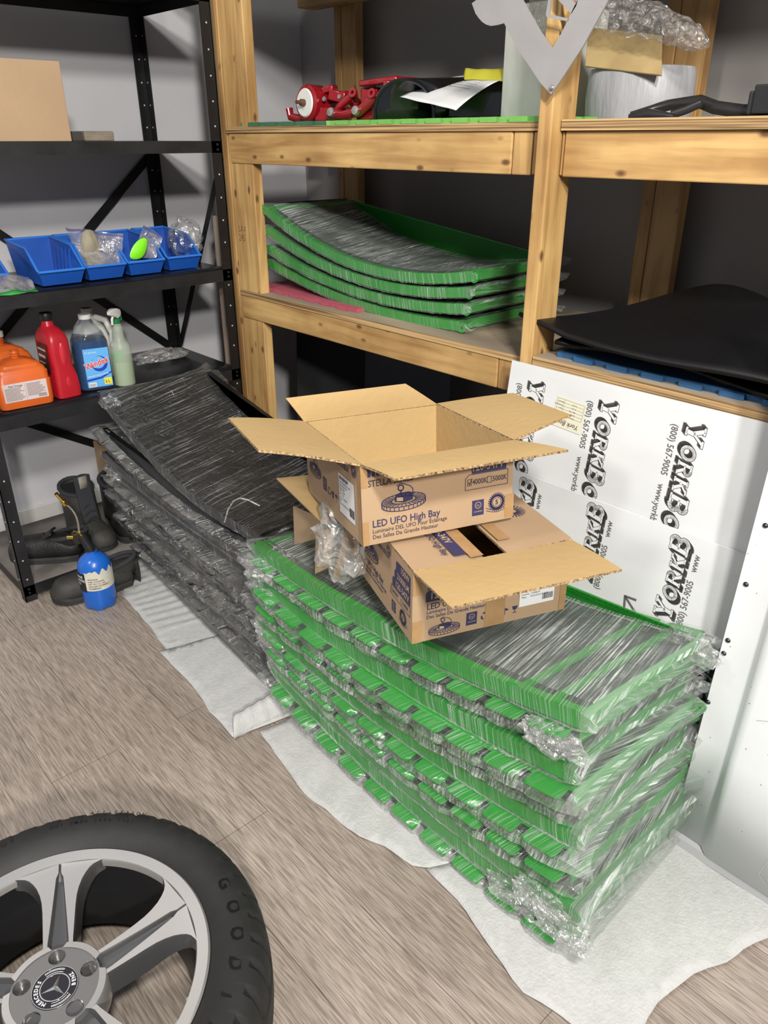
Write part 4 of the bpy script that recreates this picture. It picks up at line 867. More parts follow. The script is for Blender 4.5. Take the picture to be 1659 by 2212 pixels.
def orange_jug(c, rot, lab, h=.17, pump=False, front=True):
    root = empty('orange_jug', c, lab, 'jug'); k = h/.17
    b = bottle([(0, .10, .155, .02), (.004, .115, .170, .02), (.02, .118, .175, .02), (.085*k, .118, .175, .02), (.09*k, .112, .168, .02), (.115*k, .112, .168, .02), (.12*k, .104, .160, .02), (.130*k, .100, .152, .02), (.134*k, .09, .14, .02), (.143*k, .086, .128, .02), (.147*k, .075, .11, .02), (.155*k, .062, .08, .02), (.160*k, .036, .036, .017)], c, rot); b.build('body', ora, root)
    M = Matrix.Rotation(rot, 4, 'Z')
    nb = MB(); nb.lathe([(.013, 0), (.0145, .004), (.013, .006), (.0155, .012), (.013, .015), (.0155, .019), (.014, .026), (.010, .026), (.010, .01)], 20, Matrix.Translation(Vector(c)+Vector((0, 0, .157*k)))); nb.build('neck', ora, root)
    if pump:
        cc = Vector(c)+Vector((0, 0, .183*k)); cyl(cc, .017, .02).build('pump_collar', wht, root); cyl(cc+Vector((0, 0, .02)), .005, .035).build('pump_stem', wht, root)
        b = MB(); b.lathe([(0, .055), (.014, .055), (.016, .062), (.012, .068), (0, .068)], 16, Matrix.Translation(cc)); b.tube([cc+Vector((0, 0, .062)), cc+Vector((.01, -.03, .062)), cc+Vector((.012, -.045, .055))], .006, 8); b.build('pump_head', wht, root)
    if front:
        F = Face(M @ Vector((.0595, -.072, .028))+Vector(c), M @ Vector((0, 1, 0)), (0, 0, 1)); F.rect('p', 0, 0, .140, .062)
        F.text('t', 'Fast Orange', .018, .050, .009, bold=.02, lift=.0003); F.line('t', [(.070, .003), (.070, .057)], .0006, .0003)
        q = random.Random(5)
        for i in range(11):
            y = .046-i*.004; F.line('t', [(.005, y), (.066-q.random()*.015, y)], .0013, .0003); F.line('t', [(.075, y+.008), (.136-q.random()*.02, y+.008)], .0013, .0003)
        for i in range(18): F.rect('t', .108+i*.0015, .004, .1087+i*.0015, .013, .0003)
        F.out({'p': labm, 't': inkr}, root, {'p': 'label', 't': 'label_text'})
    return root
orange_jug((-2.700, .792, ZS), R(-3), 'front orange plastic jug with white label at the left of the bottle shelf')
orange_jug((-2.86, .80, ZS), R(8), 'orange jug with white pump standing behind the front orange jug', h=.185, pump=True, front=False)
root = empty('red_jug', (-2.715, .93, ZS), 'tall red plastic oil jug with black cap', 'jug')
bottle([(0, .12, .074, .015), (.005, .13, .084, .015), (.03, .13, .085, .015), (.07, .128, .082, .016), (.11, .12, .070, .016, 0, -.004), (.15, .12, .072, .016, 0, -.006), (.195, .12, .074, .018, 0, -.006), (.215, .11, .070, .02, 0, -.006), (.235, .075, .055, .02, 0, -.008), (.245, .042, .042, .02, 0, -.010), (.262, .034, .034, .017, 0, -.010)], (-2.715, .932, ZS), R(4)).build('body', redp, root)
b = MB(); b.lathe([(0, 0), (.020, 0), (.0215, .002), (.0215, .022), (.019, .026), (0, .026)], 28, Matrix.Translation((-2.715, .922, ZS+.262))); b.build('cap', bkp, root)
for (z, hz, wy_) in ((.155, .045, .014), (.055, .034, .017)):
    b = MB(); b.lathe([(0, .006), (.5, .005), (.85, .002), (1, -.002)], 20, Matrix.Translation((-2.6555 if z < .1 else -2.6565, .935, ZS+z)) @ Matrix.Rotation(PI/2, 4, 'Y') @ Matrix.Diagonal((hz, wy_, 1, 1))); b.build('molded_grip', mat('red_plastic_grip', (.50, .025, .04), .3), root)
F = Face((-2.77, .8875, ZS+.09), (1, 0, 0), (0, 0, 1)); F.rect('k', .01, .0, .10, .10); F.rect('w', .02, .05, .08, .06, .0003); F.rect('w', .02, .03, .07, .034, .0003); F.rect('w', .02, .075, .09, .082, .0003); F.out({'k': bkp, 'w': labm}, root, {'k': 'side_label', 'w': 'label_text'})
# window cleaner refill bottle
root = empty('glass_cleaner_jug', (-2.72, 1.055, ZS), 'clear refill jug of blue glass cleaner with white cap', 'jug')
clr = mat('clear_plastic', (.80, .84, .86), .08, trans=.95, ior=1.2, alpha=.55); liq = mat('blue_liquid', (.004, .05, .17), .08, coat=.5)
wz_ = [(0, .10, .105, .03), (.006, .112, .118, .03), (.17, .112, .118, .03), (.20, .10, .10, .04), (.222, .075, .07, .03), (.237, .045, .044, .02), (.25, .036, .036, .018)]
bottle(wz_, (-2.72, 1.055, ZS), R(-12)).build('bottle', clr, root); bottle([(z+.003, w-.006, d-.006, r) for z, w, d, r in wz_[:3]]+[(.178, .104, .11, .03)], (-2.72, 1.055, ZS), R(-12)).build('liquid', liq, root)
cyl((-2.72, 1.055, ZS+.247), .022, .017).build('cap', wht, root)
M = Matrix.Translation((-2.72, 1.055, ZS)) @ Matrix.Rotation(R(-12), 4, 'Z')
F = Face(M @ Vector((.0575, -.036, .016)), M.to_3x3() @ Vector((0, 1, 0)), (0, 0, 1)); lb, lbd, lr, ly = mat('label_sky_blue', (.12, .40, .78), .35), mat('label_royal', (.01, .05, .42), .4), mat('label_red', (.65, .02, .02), .4), mat('label_yellow', (.75, .68, .05), .4)
F.rect('a', 0, 0, .086, .138); F.disc('b', .05, .083, .028, .0003); F.disc('a', .047, .088, .022, .0005)
F.text('w', 'Windex', .0035, .064, .031, bold=.06, rot=.28, lift=.0008, sx=.82); F.text('r', 'Windex', .0035, .064, .031, bold=.018, rot=.28, lift=.0012, sx=.82)
F.poly('b', [(0, .030), (.05, .036), (.086, .052), (.086, .046), (.05, .029), (0, .023)], .0004); F.text('w', 'ORIGINAL GLASS CLEANER', .004, .037, .006, bold=.02, rot=.1, lift=.0008); F.text('w', 'SC Johnson', .004, .122, .009, lift=.0005)
F.rect('y', .058, .006, .084, .030, .0005); F.text('k', '2 L', .061, .012, .013, bold=.03, lift=.0008); F.rect('w', .004, .002, .030, .018, .0005)
for i in range(10): F.rect('k', .006+i*.0022, .004, .007+i*.0022, .014, .0008)
F.out({'a': lb, 'b': lbd, 'w': lbw, 'r': lr, 'y': ly, 'k': inkr}, root, {'a': 'label', 'b': 'label_band', 'w': 'label_text', 'r': 'brand_lettering', 'y': 'label_patch', 'k': 'barcode'})
# spray bottle
c = Vector((-2.682, 1.150, ZS)); root = empty('spray_bottle', c, 'translucent spray bottle half full of pale green liquid with white trigger', 'spray bottle')
fro = mat('frosted_plastic', (.55, .62, .52), .35, alpha=.42); gl_ = mat('pale_green_liquid', (.33, .46, .20), .3, alpha=.72)
pf = [(0, 0), (.033, 0), (.037, .004), (.038, .06), (.037, .135), (.034, .148), (.026, .160), (.021, .175), (.0195, .19), (.018, .21), (.0145, .222), (.0145, .228)]
b = MB(); b.lathe(pf, 32, Matrix.Translation(c)); b.build('bottle', fro, root); b = MB(); b.lathe([(0, .002), (.031, .002), (.0352, .005), (.036, .06), (.0355, .088), (0, .088)], 32, Matrix.Translation(c)); b.build('liquid', gl_, root)
b = MB()
for i in range(9): b.lathe([(.0185, .168+i*.005), (.0212-.0002*i, .1695+i*.005), (.0185, .171+i*.005)], 24, Matrix.Translation(c))
b.build('neck_ridges', fro, root)
cyl(c+Vector((0, 0, .224)), .0165, .017).build('collar', mat('green_plastic', (.01, .16, .05), .4), root)
hc = c+Vector((0, 0, .241)); d1 = Vector((.55, -.83, 0)).normalized(); b = MB()
b.loft([[hc+d1*x+Vector((0, 0, z))+Vector((-d1.y, d1.x, 0))*w*s for s, z in ((-1, z0), (1, z0), (1, z1), (-1, z1))] for x, w, z0, z1 in ((-.030, .006, .012, .022), (-.018, .010, .004, .030), (0, .011, .0, .036), (.02, .010, .012, .036), (.034, .007, .016, .032), (.042, .005, .019, .028))]); b.build('trigger_head', wht, root, bevel=.002)
MB().tube([hc+d1*.014+Vector((0, 0, .012)), hc+d1*.024+Vector((0, 0, .0)), hc+d1*.026+Vector((0, 0, -.018))], .0045, 8).build('trigger', wht, root)
MB().tube([hc-d1*.02+Vector((0, 0, .02)), hc-d1*.032+Vector((0, 0, .0)), hc-d1*.032+Vector((0, 0, -.012))], .004, 8).build('back_grip', mat('green_plastic', (.01, .16, .05), .4), root)
b = MB(); b.sheet(lambda u, v: c+Vector((-.0345*math.cos(-.9+1.5*u), .0345*math.sin(-.9+1.5*u), .03+.085*v)), 12, 2); b.build('back_label', mat('label_green', (.02, .35, .06), .5), root, smooth=60)
# white jug and small can behind
root = empty('white_jug', (-2.86, 1.14, ZS), 'white plastic jug with side handle behind the spray bottle', 'jug')
bottle([(0, .10, .10, .03), (.006, .115, .115, .03), (.15, .115, .115, .03), (.19, .10, .10, .04), (.22, .06, .06, .028), (.24, .036, .036, .017)], (-2.86, 1.12, ZS), 0).build('body', wht, root); cyl((-2.86, 1.12, ZS+.24), .02, .016).build('cap', wht, root)
MB().tube([(-2.83, 1.135, ZS+.225), (-2.80, 1.16, ZS+.215), (-2.79, 1.175, ZS+.17), (-2.80, 1.175, ZS+.12)], .012, 10).build('handle', wht, root)
root = empty('aerosol_can', (-2.83, .995, ZS), 'small black and yellow can squeezed between the red jug and the blue jug', 'can')
cyl((-2.83, .995, ZS), .028, .11).build('body', ly, root); cyl((-2.83, .995, ZS+.111), .026, .03).build('cap', bkp, root)
crumple('plastic_bag', at(347, 768, x=-2.88), (.045, .105, .026), clearfilm('clear_bag', (.8, .79, .77), .16, .20, 22), 'flat crumpled clear bag lying at the right end of the bottle shelf', 'plastic bag', 8, .35, 2.0, flat=.018)
# items on the second shelf
o = MB().box((-2.97, .70, 1.4885), (-2.602, 1.063, 1.703)).build('cardboard_box', cout, bevel=.002, smooth=0); tag(o, 'plain closed cardboard box on the upper shelf of the black shelving', 'cardboard box')
o = MB().box((-2.80, 1.155, 1.4885), (-2.72, 1.257, 1.518)).build('wood_block', mat('block_grey_wood', (.26, .22, .17), .8, var=.3, vs=18, stretch=(1, 1, 5)), bevel=.004, smooth=0); tag(o, 'small weathered grey wood block beside the plain cardboard box', 'wood block')
o = MB().box((-2.80, 1.118, 1.4885), (-2.73, 1.152, 1.517)).build('wood_block', mat('block_dark', (.05, .045, .04), .8), bevel=.003, smooth=0); tag(o, 'dark block wedged between the cardboard box and the grey wood block', 'wood block')
o = MB().box((-3.05, 1.13, .063), (-2.93, 1.24, .36)).build('cardboard_box', cout, bevel=.002, smooth=0); tag(o, 'small upright brown carton on the lowest shelf behind the black stack', 'cardboard box')
# ------------------------------------------------------------------ work boots and shoes
lea = mat('black_leather', (.014, .0135, .013), .5, var=.5, vs=20, bump=.15, bs=120); lead = mat('grey_worn_leather', (.042, .039, .035), .65, var=.5, vs=12, bump=.2, bs=90)
solm = mat('rubber_sole', (.028, .027, .026), .7, var=.3, vs=30); padm = mat('padded_collar', (.028, .029, .034), .9, bump=.2, bs=200); innm = mat('shoe_inside', (.008, .008, .009), .9); lacem = mat('laces', (.02, .02, .02), .8); insm = mat('insole_white', (.35, .35, .34), .8)
def boot(heel, toe, z0, lab, H=.11, Wd=.122, m=lea, label_on=False, insole=False):
    h, t = Vector((*heel, z0)), Vector((*toe, z0)); L = (t-h).length; M = frameM(h, t-h, Vector((0, 0, 1)).cross(t-h)); P = lambda x, y, z: M @ Vector((x*L, y*Wd, z))
    root = empty('work_boot' if H > .16 else 'work_shoe', h.lerp(t, .5), lab, 'boot' if H > .16 else 'shoe', 'work shoes under the black shelving')
    hw = lambda x: .5*(.62+.10*math.sin(PI*min(1, x*2.2))+.28*math.sin(PI*max(0, min(1, (x-.15)/.95)))**.8)*(1 if .06 < x < .86 else (math.sqrt(max(.02, 1-((.06-x)/.075)**2)) if x < .06 else math.sqrt(max(.02, 1-((x-.86)/.145)**2))))
    xs = [0, .01, .03, .06, .12, .2, .3, .4, .5, .6, .7, .8, .86, .91, .95, .98, 1.0]
    b = MB(); out_ = [(x, hw(x)+.02) for x in xs]+[(x, -hw(x)-.02) for x in reversed(xs)]
    b.loft([[P(x, y*k, z+(.010*max(0, x-.8)/.2)) for x, y in out_] for k, z in ((.95, 0), (1.02, .003), (1.0, .012), (1.03, .014), (1.0, .024), (.97, .027))]); b.build('sole', solm, root)
    top = lambda x: .027+(.060 if x < .3 else .070 if x < .5 else .070-.014*(x-.5)/.4 if x < .9 else .056-.34*(x-.9))
    b = MB(); rings = []
    for x in xs:
        w = hw(x); zt = max(top(x), .034)
        rings.append([P(min(1, max(0, x)), w*math.copysign(abs(math.cos(a))**.75, math.cos(a)), .024+(zt-.024)*abs(math.sin(a))**.7) for a in [PI*i/14 for i in range(15)]])
    b.loft(rings, cap=True, closed=False); b.build('upper', m, root, solid=.003, smooth=60)
    # shaft with padded collar
    zc = H-.004; n = 20; b = MB(); rr_ = []
    for k, z in enumerate([.05, .07, .09, .12, .16, .2, .25, .3]):
        if z > zc: z = zc
        f = min(1, (z-.05)/max(.02, zc-.05)); cx = .30-.05*f; rx = .285-.05*f; ry = (.36 if H < .16 else .50)-.03*f+.02*f*f
        rr_.append([P(cx+rx*math.cos(2*PI*i/n), ry*math.sin(2*PI*i/n), z+(.014*math.cos(2*PI*i/n)*-f)) for i in range(n)])
        if z == zc: break
    b.loft(rr_, cap=False); b.build('shaft', m, root, solid=.006, smooth=60)
    ring = rr_[-1]; b = MB(); b.tube(ring+[ring[0], ring[1]], .0085, 8, cap=False); b.build('padded_collar', padm, root)
    c = sum(ring, Vector())/n-Vector((0, 0, .018)); b = MB(); b.add([c]+[p-Vector((0, 0, .016)) for p in ring], [(0, i+1, (i+1) % n+1) for i in range(n)]); q = b.build('lining', innm, root)
    if insole: b = MB(); b.add([c+M.to_3x3() @ Vector((x, y, .003)) for x, y in ((-.03, -.012), (.005, -.014), (.005, .012), (-.03, .014))], [(0, 1, 2, 3)]); b.build('insole_patch', insm, root)
    # tongue and laces
    tz = H+(.055 if H > .16 else .018); b = MB(); b.sheet(lambda u, v: P(.62-.20*u-(.0 if H < .16 else .02)+(.10*u*u if H > .16 else 0), (v-.5)*.52, (.085 if H > .1 else .07)+(tz-.08)*u+.008*math.cos((v-.5)*PI)), 10, 6); tg = b.build('tongue', padm if H > .16 else m, root, solid=.008, smooth=60)
    if label_on:
        b = MB(); b.sheet(lambda u, v: P(.62-.20*(.68+.25*u)-.02+(.10*(.68+.25*u)**2)+.022, (v-.5)*.26, .085+(tz-.08)*(.68+.25*u)+.014), 2, 2); b.build('tongue_label', mat('tongue_label_grey', (.30, .27, .23), .8, var=.3, vs=60), tg, solid=.001)
    b = MB(); k = 5 if H > .16 else 3
    for i in range(k):
        u = i/k; x = .66-.17*u; z = (.075 if H < .12 else .082)+(H-.07)*u*.8
        b.tube([P(x, -.22, z-.006), P(x+.01, -.08, z+.008), P(x-.012, .1, z+.009), P(x-.01, .22, z-.004)], .0028, 6)
    b.build('laces', lacem, root); return root
boot((-2.475, 1.00), (-2.515, .690), .001, 'worn grey low work shoe on the floor behind the blue torch', H=.10, m=lead)
boot((-2.655, .905), (-2.83, .665), .063, 'black laced low shoe on the bottom shelf behind the front left post', H=.10, insole=True)
boot((-2.905, .95), (-2.63, .965), .063, 'tall black leather boot with light label on its tongue', H=.215, m=lead, label_on=True)
boot((-2.90, 1.12), (-2.62, 1.075), .063, 'tall black boot half hidden behind the black stack', H=.205)
# ------------------------------------------------------------------ gas torch
c = at(219, 1303, z=0); root = empty('gas_torch', c, 'blue gas cylinder with brass torch head standing on the floor', 'torch')
bl = mat('cylinder_blue', (.008, .105, .47), .3, coat=.4); br = mat('brass', (.70, .50, .12), .25, metal=1); st_ = mat('steel_tube', (.65, .62, .58), .25, metal=1)
b = MB(); rr = .057; prof = [(0, .008), (.048, .004), (.052, 0), (rr-.002, .012), (rr, .03), (rr, .155), (rr-.003, .172), (rr-.012, .188), (rr-.024, .198), (.022, .205), (.018, .208), (.018, .216), (0, .216)]
seg = 60; vs = []
for k in range(seg):
    a = 2*PI*k/seg
    for r, z in prof: vs.append(c+Vector((r*math.cos(a), r*math.sin(a), z+(.009*(.5+.5*math.cos(6*a)) if z < .013 and r > .04 else 0))))
n = len(prof); b.add(vs, [(k*n+j, ((k+1) % seg)*n+j, ((k+1) % seg)*n+j+1, k*n+j+1) for k in range(seg) for j in range(n-1)]); b.build('cylinder', bl, root, smooth=50)
def wrapped(a0, a1, z0, z1, r, m, name, jag=0, parent=None):
    b = MB(); b.sheet(lambda u, v: c+Vector((r*math.cos(a0+(a1-a0)*u), r*math.sin(a0+(a1-a0)*u), z0+(z1-z0+(jag*noise.noise(Vector((u*9, 1, 2)))))*v)), 40, 3); return b.build(name, m, parent or root)
paper = mat('label_cream', (.62, .60, .50), .6, var=.15, vs=30)
wrapped(R(-60), R(70), .085, .158, rr+.0006, paper, 'label', .016); wrapped(R(-112), R(-60), .078, .150, rr+.0007, bkp, 'black_label')
b = MB()
def cyl_text(t, a, z, sz, bold=0):
    vs, fs = glyphs(t, bold); b.add([c+Vector(((rr+.0014)*math.cos(a+p.x*sz/rr), (rr+.0014)*math.sin(a+p.x*sz/rr), z+p.y*sz)) for p in vs], fs)
for i, tt in enumerate(('PROPANE', 'FUEL CYLINDER', 'NET WT 14.1 OZ', 'DANGER EXTREMELY', 'FLAMMABLE')): cyl_text(tt, R(-50), .128-i*.009, .0075, .02)
b.build('label_text', inkr, root, smooth=0); b = MB(); 
for i, tt in enumerate(('BERNZ', 'OMATIC', 'PRO')): cyl_text(tt, R(-106), .132-i*.014, .012, .03)
b.build('white_lettering', lbw, root, smooth=0)
b = MB(); p0 = c+Vector((0, 0, .210)); ax = (at(173, 1152, x=c.x-.02)-p0)/.150; lv = [.015, .0165, .016, .0145, .015, .015, .011]
b.tube([p0+ax*x for x in (0, .01, .04, .08, .105, .128, .132)], lv, 20); b.build('torch_body', bkp, root)
sidev = Vector((-.68, -.73, 0)); q = p0+ax*.118
MB().box((-.014, -.010, -.022), (.016, .010, .018), M=Matrix.Translation(q+sidev*.022)).build('regulator', mat('dark_gear', (.05, .045, .03), .4, metal=.6), root, bevel=.002)
b = MB(); b.tube([q+sidev*.03, q+sidev*.052], .008, 12); b.build('valve_knob', br, root)
b = MB(); b.tube([p0+ax*.130, p0+ax*.155], .0065, 12); b.tube([p0+ax*.152, p0+ax*.161], .0085, 6); b.tube([p0+ax*.155, p0+ax*.168+sidev*.018, p0+ax*.142+sidev*.024], .003, 8); b.build('brass_fitting', br, root)
tip = at(121, 1066, x=c.x-.03); pa = p0+ax*.160; pb = at(170, 1104, x=c.x-.03); pc = at(141, 1088, x=c.x-.03)
pp = [pa.lerp(pb, u)*(1-u)+pb.lerp(pc, u)*u for u in [i/14 for i in range(15)]]; MB().tube(pp, .0048, 12).build('flame_tube', st_, root)
dd = (tip-pc).normalized(); MB().tube([pc-dd*.004, pc+dd*.012], .0095, 6).build('burn_tip_nut', br, root); MB().tube([pc+dd*.010, tip], .0065, 16).build('burn_tip', br, root)
# ------------------------------------------------------------------ car wheel in the foreground
WC = Vector((-.99, .139, 0)); root = empty('car_wheel', WC, 'two tone alloy car wheel with its black tyre lying flat in the foreground', 'car wheel')
rub = mat('tyre_rubber', (.013, .013, .013), .62, var=.25, vs=30, bump=.04, bs=220); rubl = mat('tyre_lettering', (.007, .007, .007), .3)
alu = mat('machined_aluminium', (.62, .60, .58), .28, metal=.75, var=.07, vs=4, bump=.02, bs=200, stretch=(1, 1, .1)); alg = mat('graphite_paint', (.12, .118, .12), .25, metal=.6, coat=.5); alb = mat('barrel_black', (.012, .012, .013), .4, metal=.3)
b = MB(); prof = [(.256, .20), (.262, .214), (.268, .221), (.29, .234), (.312, .240), (.334, .236), (.349, .224), (.357, .208), (.3625, .19), (.365, .165), (.3655, .158), (.3655, .150), (.3665, .148), (.367, .122), (.3665, .098), (.3655, .096), (.3655, .088), (.365, .08), (.3625, .055), (.357, .037), (.349, .022), (.334, .009), (.312, .004), (.29, .010), (.268, .022), (.256, .04)]
seg = 360; vs = []; n = len(prof)
for k in range(seg):
    a = 2*PI*k/seg
    for j, (r, z) in enumerate(prof):
        g = 0
        if 6 <= j <= 9 or 16 <= j <= 19: g = .009 if (k % 8) < 2 else 0
        if j in (10, 11, 15, 16): g = .008
        
        vs.append(WC+Vector(((r-g)*math.cos(a+(z-.12)*.3), (r-g)*math.sin(a+(z-.12)*.3), z)))
b.add(vs, [(k*n+j, ((k+1) % seg)*n+j, ((k+1) % seg)*n+j+1, k*n+j+1) for k in range(seg) for j in range(n-1)]); ty = b.build('tyre', rub, root, smooth=32)
def arctext(mb, txt, r, ang, sz, z, bold=0, cw=True, adv=.8, sx=1, zr=None):
    """letters round the wheel; cw reads clockwise seen from above with tops outward"""
    s = -1 if cw else 1; tot = sz*adv*len(txt)/r
    for i, ch in enumerate(txt):
        if ch == ' ': continue
        a = ang+s*(-tot/2+(i+.5)*tot/len(txt)); vs, fs = glyphs(ch, bold, 0, 'CENTER')
        e = Vector((math.cos(a), math.sin(a), 0)); t = Vector((math.sin(a), -math.cos(a), 0)) if cw else Vector((-math.sin(a), math.cos(a), 0)); o = e if cw else -e
        def zz(p): 
            return z if zr is None else zr((e*r+o*p.y*sz).length)
        mb.add([WC+e*r+t*p.x*sz*sx+o*(p.y-.35)*sz+Vector((0, 0, zz(p))) for p in vs], fs)
TP = [(.268, .221), (.29, .234), (.312, .240), (.334, .236), (.349, .224), (.357, .208)]
def zt(r):
    for (a, c_), (d, e_) in zip(TP, TP[1:]):
        if a <= r <= d: return c_+(e_-c_)*(r-a)/(d-a)+.0012
    return .225
b = MB(); g0 = at(500, 1900, z=.24)-WC; g1 = at(528, 2080, z=.24)-WC; a0, a1 = math.atan2(g0.y, g0.x), math.atan2(g1.y, g1.x)
for i, ch in enumerate('GOODYEAR'): arctext(b, ch, .313, a0+(a1-a0)*i/3, .034, 0, .03, True, zr=lambda r: zt(r)+.0012, sx=1.0)
aa = at(240, 1790, z=.24)-WC; arctext(b, 'ALL-SEASON', .338, math.atan2(aa.y, aa.x), .011, .2375, .02, True, 1.1)
aa = at(190, 1812, z=.24)-WC; arctext(b, 'DOT CMBD JR0R 1121', .315, math.atan2(aa.y, aa.x), .010, .2412, .01, True, .95)
aa = at(10, 1832, z=.24)-WC; arctext(b, 'ROF', .318, math.atan2(aa.y, aa.x), .016, .2412, .02, True, 1.0)
b.build('tyre_lettering', rubl, ty, smooth=0)
b = MB(); b.lathe([(.2375, .200), (.2385, .2125), (.2405, .2165), (.250, .219), (.260, .2215), (.2635, .218), (.2615, .210)], 160, Matrix.Translation(WC)); b.build('rim_lip', alu, root)
b = MB(); b.lathe([(.2395, .2115), (.2385, .195), (.236, .15), (.232, .14), (.2265, .12), (.222, .05), (.235, .035), (.257, .03)], 120, Matrix.Translation(WC)); b.build('barrel', alb, root)
SA = [R(84+72*k-.5) for k in range(5)]
sp0 = None
for a in SA:
    e = Vector((math.cos(a), math.sin(a), 0)); t = Vector((-math.sin(a), math.cos(a), 0))
    hw = lambda r: .0275+.006*max(0, (r-.09)/.1)+.0185*max(0, (r-.148)/.067)**2.5+(max(0, r-.222)/.016)**2*.010
    zt_ = lambda r: .1885+.028*min(1, max(0, (r-.07)/.17))**1.3
    rs = [.045, .06, .075, .09, .11, .13, .15, .17, .185, .2, .212, .222, .229, .236, .240]
    gw = lambda r: .0165 if r < .09 else max(.0035, .0165-.0125*(r-.09)/.135)
    b = MB(); rings = []
    for r in rs:
        h, g, z = hw(r), gw(r), zt_(r); gd = .011 if .05 < r < .222 else 0.0
        if r >= .222: g = .0008; gd = 0
        # chord-to-arc so that the outer end follows the rim
        def Q(x, zz): 
            rr_ = r if r < .2 else math.sqrt(max(r*r-x*x*((r-.2)/.045), .01)); return WC+e*rr_+t*x+Vector((0, 0, zz))
        rings.append([Q(-h*1.03, z-(.04 if r < .07 else .055 if r < .16 else max(.02, .055-.4*(r-.16)))), Q(-h*1.0, z-.012), Q(-h*.965, z-.003), Q(-h*.93, z), Q(-g-.0015, z), Q(-g, z-.002), Q(-g*.8, z-gd), Q(0, z-gd*1.15), Q(g*.8, z-gd), Q(g, z-.002), Q(g+.0015, z), Q(h*.93, z), Q(h*.965, z-.003), Q(h*1.0, z-.012), Q(h*1.03, z-(.04 if r < .07 else .055 if r < .16 else max(.02, .055-.4*(r-.16))))])
    m15 = [1, 1, 1, 0, 1, 1, 1, 1, 1, 1, 0, 1, 1, 1, 1]; base = len(b.v); b.loft(rings, True, 0); 
    k = 0
    for i in range(len(rings)-1):
        for j in range(15): b.m[k] = (1 if rs[i] < .085 and j in (3, 10) and 0 else m15[j]); k += 1
    b.m[-1] = b.m[-2] = 1
    b.build('spoke', [alu, alg], root, smooth=35)
    # web between neighbouring spokes at the hub
    a2 = a+R(36); e2 = Vector((math.cos(a2), math.sin(a2), 0)); t2 = Vector((-math.sin(a2), math.cos(a2), 0)); b = MB()
    b.loft([[WC+e2*(r+.006*(1-(x/.03)**2))+t2*x+Vector((0, 0, z)) for x in [-.035+.07*i/8 for i in range(9)]] for r, z in ((.066, .1925), (.0775, .192), (.0795, .189), (.081, .14))], cap=False, closed=False); b.build('hub_web', alu, root)
circ = lambda cx, cy, r, n=28: [(cx+r*math.cos(2*PI*i/n), cy+r*math.sin(2*PI*i/n)) for i in range(n)]
b = MB(); b.plate([circ(0, 0, .0745, 60)]+[circ(.0575*math.cos(a), .0575*math.sin(a), .0145) for a in SA]+[circ(0, 0, .0385, 40)], .03, Matrix.Translation(WC+Vector((0, 0, .161)))); hub = b.build('hub_plate', mat('hub_silver_grey', (.22, .215, .215), .3, metal=.6, coat=.4), root, bevel=.002, smooth=30)
for a in SA:
    p = WC+Vector((.0575*math.cos(a), .0575*math.sin(a), 0)); MB().lathe([(.0146, .19), (.0146, .14), (.0, .14)], 24, Matrix.Translation(p)).build('lug_seat', alb, root)
    MB().lathe([(.0095, .142), (.0095, .158), (.007, .16), (.004, .158), (0, .158)], 6, Matrix.Translation(p)).build('lug_bore', mat('lug_steel', (.25, .23, .2), .5, metal=.6), root)
capb = mat('cap_gloss_black', (.006, .006, .010), .12, coat=.5); chrome = mat('chrome', (.85, .85, .85), .12, metal=1)
b = MB(); b.lathe([(0, .1915), (.0375, .1915), (.0385, .190), (.0385, .165)], 64, Matrix.Translation(WC)); cp = b.build('centre_cap', capb, root)
b = MB(); A0 = R(258)
for r0, r1 in ((.0368, .0378), (.0232, .0250)): b.lathe([(r0, .1917), (r0, .1925), (r1, .1925), (r1, .1917)], 64, Matrix.Translation(WC))
for k in range(3):
    a = A0+k*2*PI/3; e = Vector((math.cos(a), math.sin(a), 0)); t = Vector((-math.sin(a), math.cos(a), 0)); Z = Vector((0, 0, 1)); o = WC+Z*.1918
    b.add([o+Z*.0028, o+e*.0240, o+(e*.5+t*.866)*.0042, o+(e*.5-t*.866)*.0042], [(0, 2, 1), (0, 1, 3)])
b.build('star_emblem', chrome, cp, smooth=0)
b = MB(); arctext(b, 'MERCEDES', .0305, A0, .0088, .1922, .03, True, .78); arctext(b, 'BENZ', .0305, A0-PI, .0088, .1922, .03, False, .78)
for sd in (1, -1):
    for kk in range(12):
        for rl in (.0275, .0315, .0335):
            a = A0+sd*R(72+kk*5); e = Vector((math.cos(a), math.sin(a), 0)); t = Vector((-math.sin(a), math.cos(a), 0)); w = .0009+.0006*abs(noise.noise(Vector((kk*2.3, rl*900, sd))))*3
            b.add([WC+e*(rl-.0005)+t*-w+Vector((0, 0, .1922)), WC+e*(rl-.0005)+t*w+Vector((0, 0, .1922)), WC+e*(rl+.0005)+t*w+Vector((0, 0, .1922)), WC+e*(rl+.0005)-t*w+Vector((0, 0, .1922))], [(0, 1, 2, 3)])
b.build('cap_lettering', mat('silver_print', (.65, .65, .66), .35), cp, smooth=0)
p = WC+Vector((.171, .160, .185)); MB().tube([p+Vector((.006, .006, -.05)), p+Vector((0, 0, -.006))], .005, 12).build('valve_stem', bkp, root); MB().lathe([(0, .012), (.003, .013), (.0048, .011), (.0048, 0), (0, 0)], 14, Matrix.Translation(p+Vector((0, 0, -.006)))).build('valve_cap', mat('valve_cap_pale', (.55, .52, .40), .4), root)
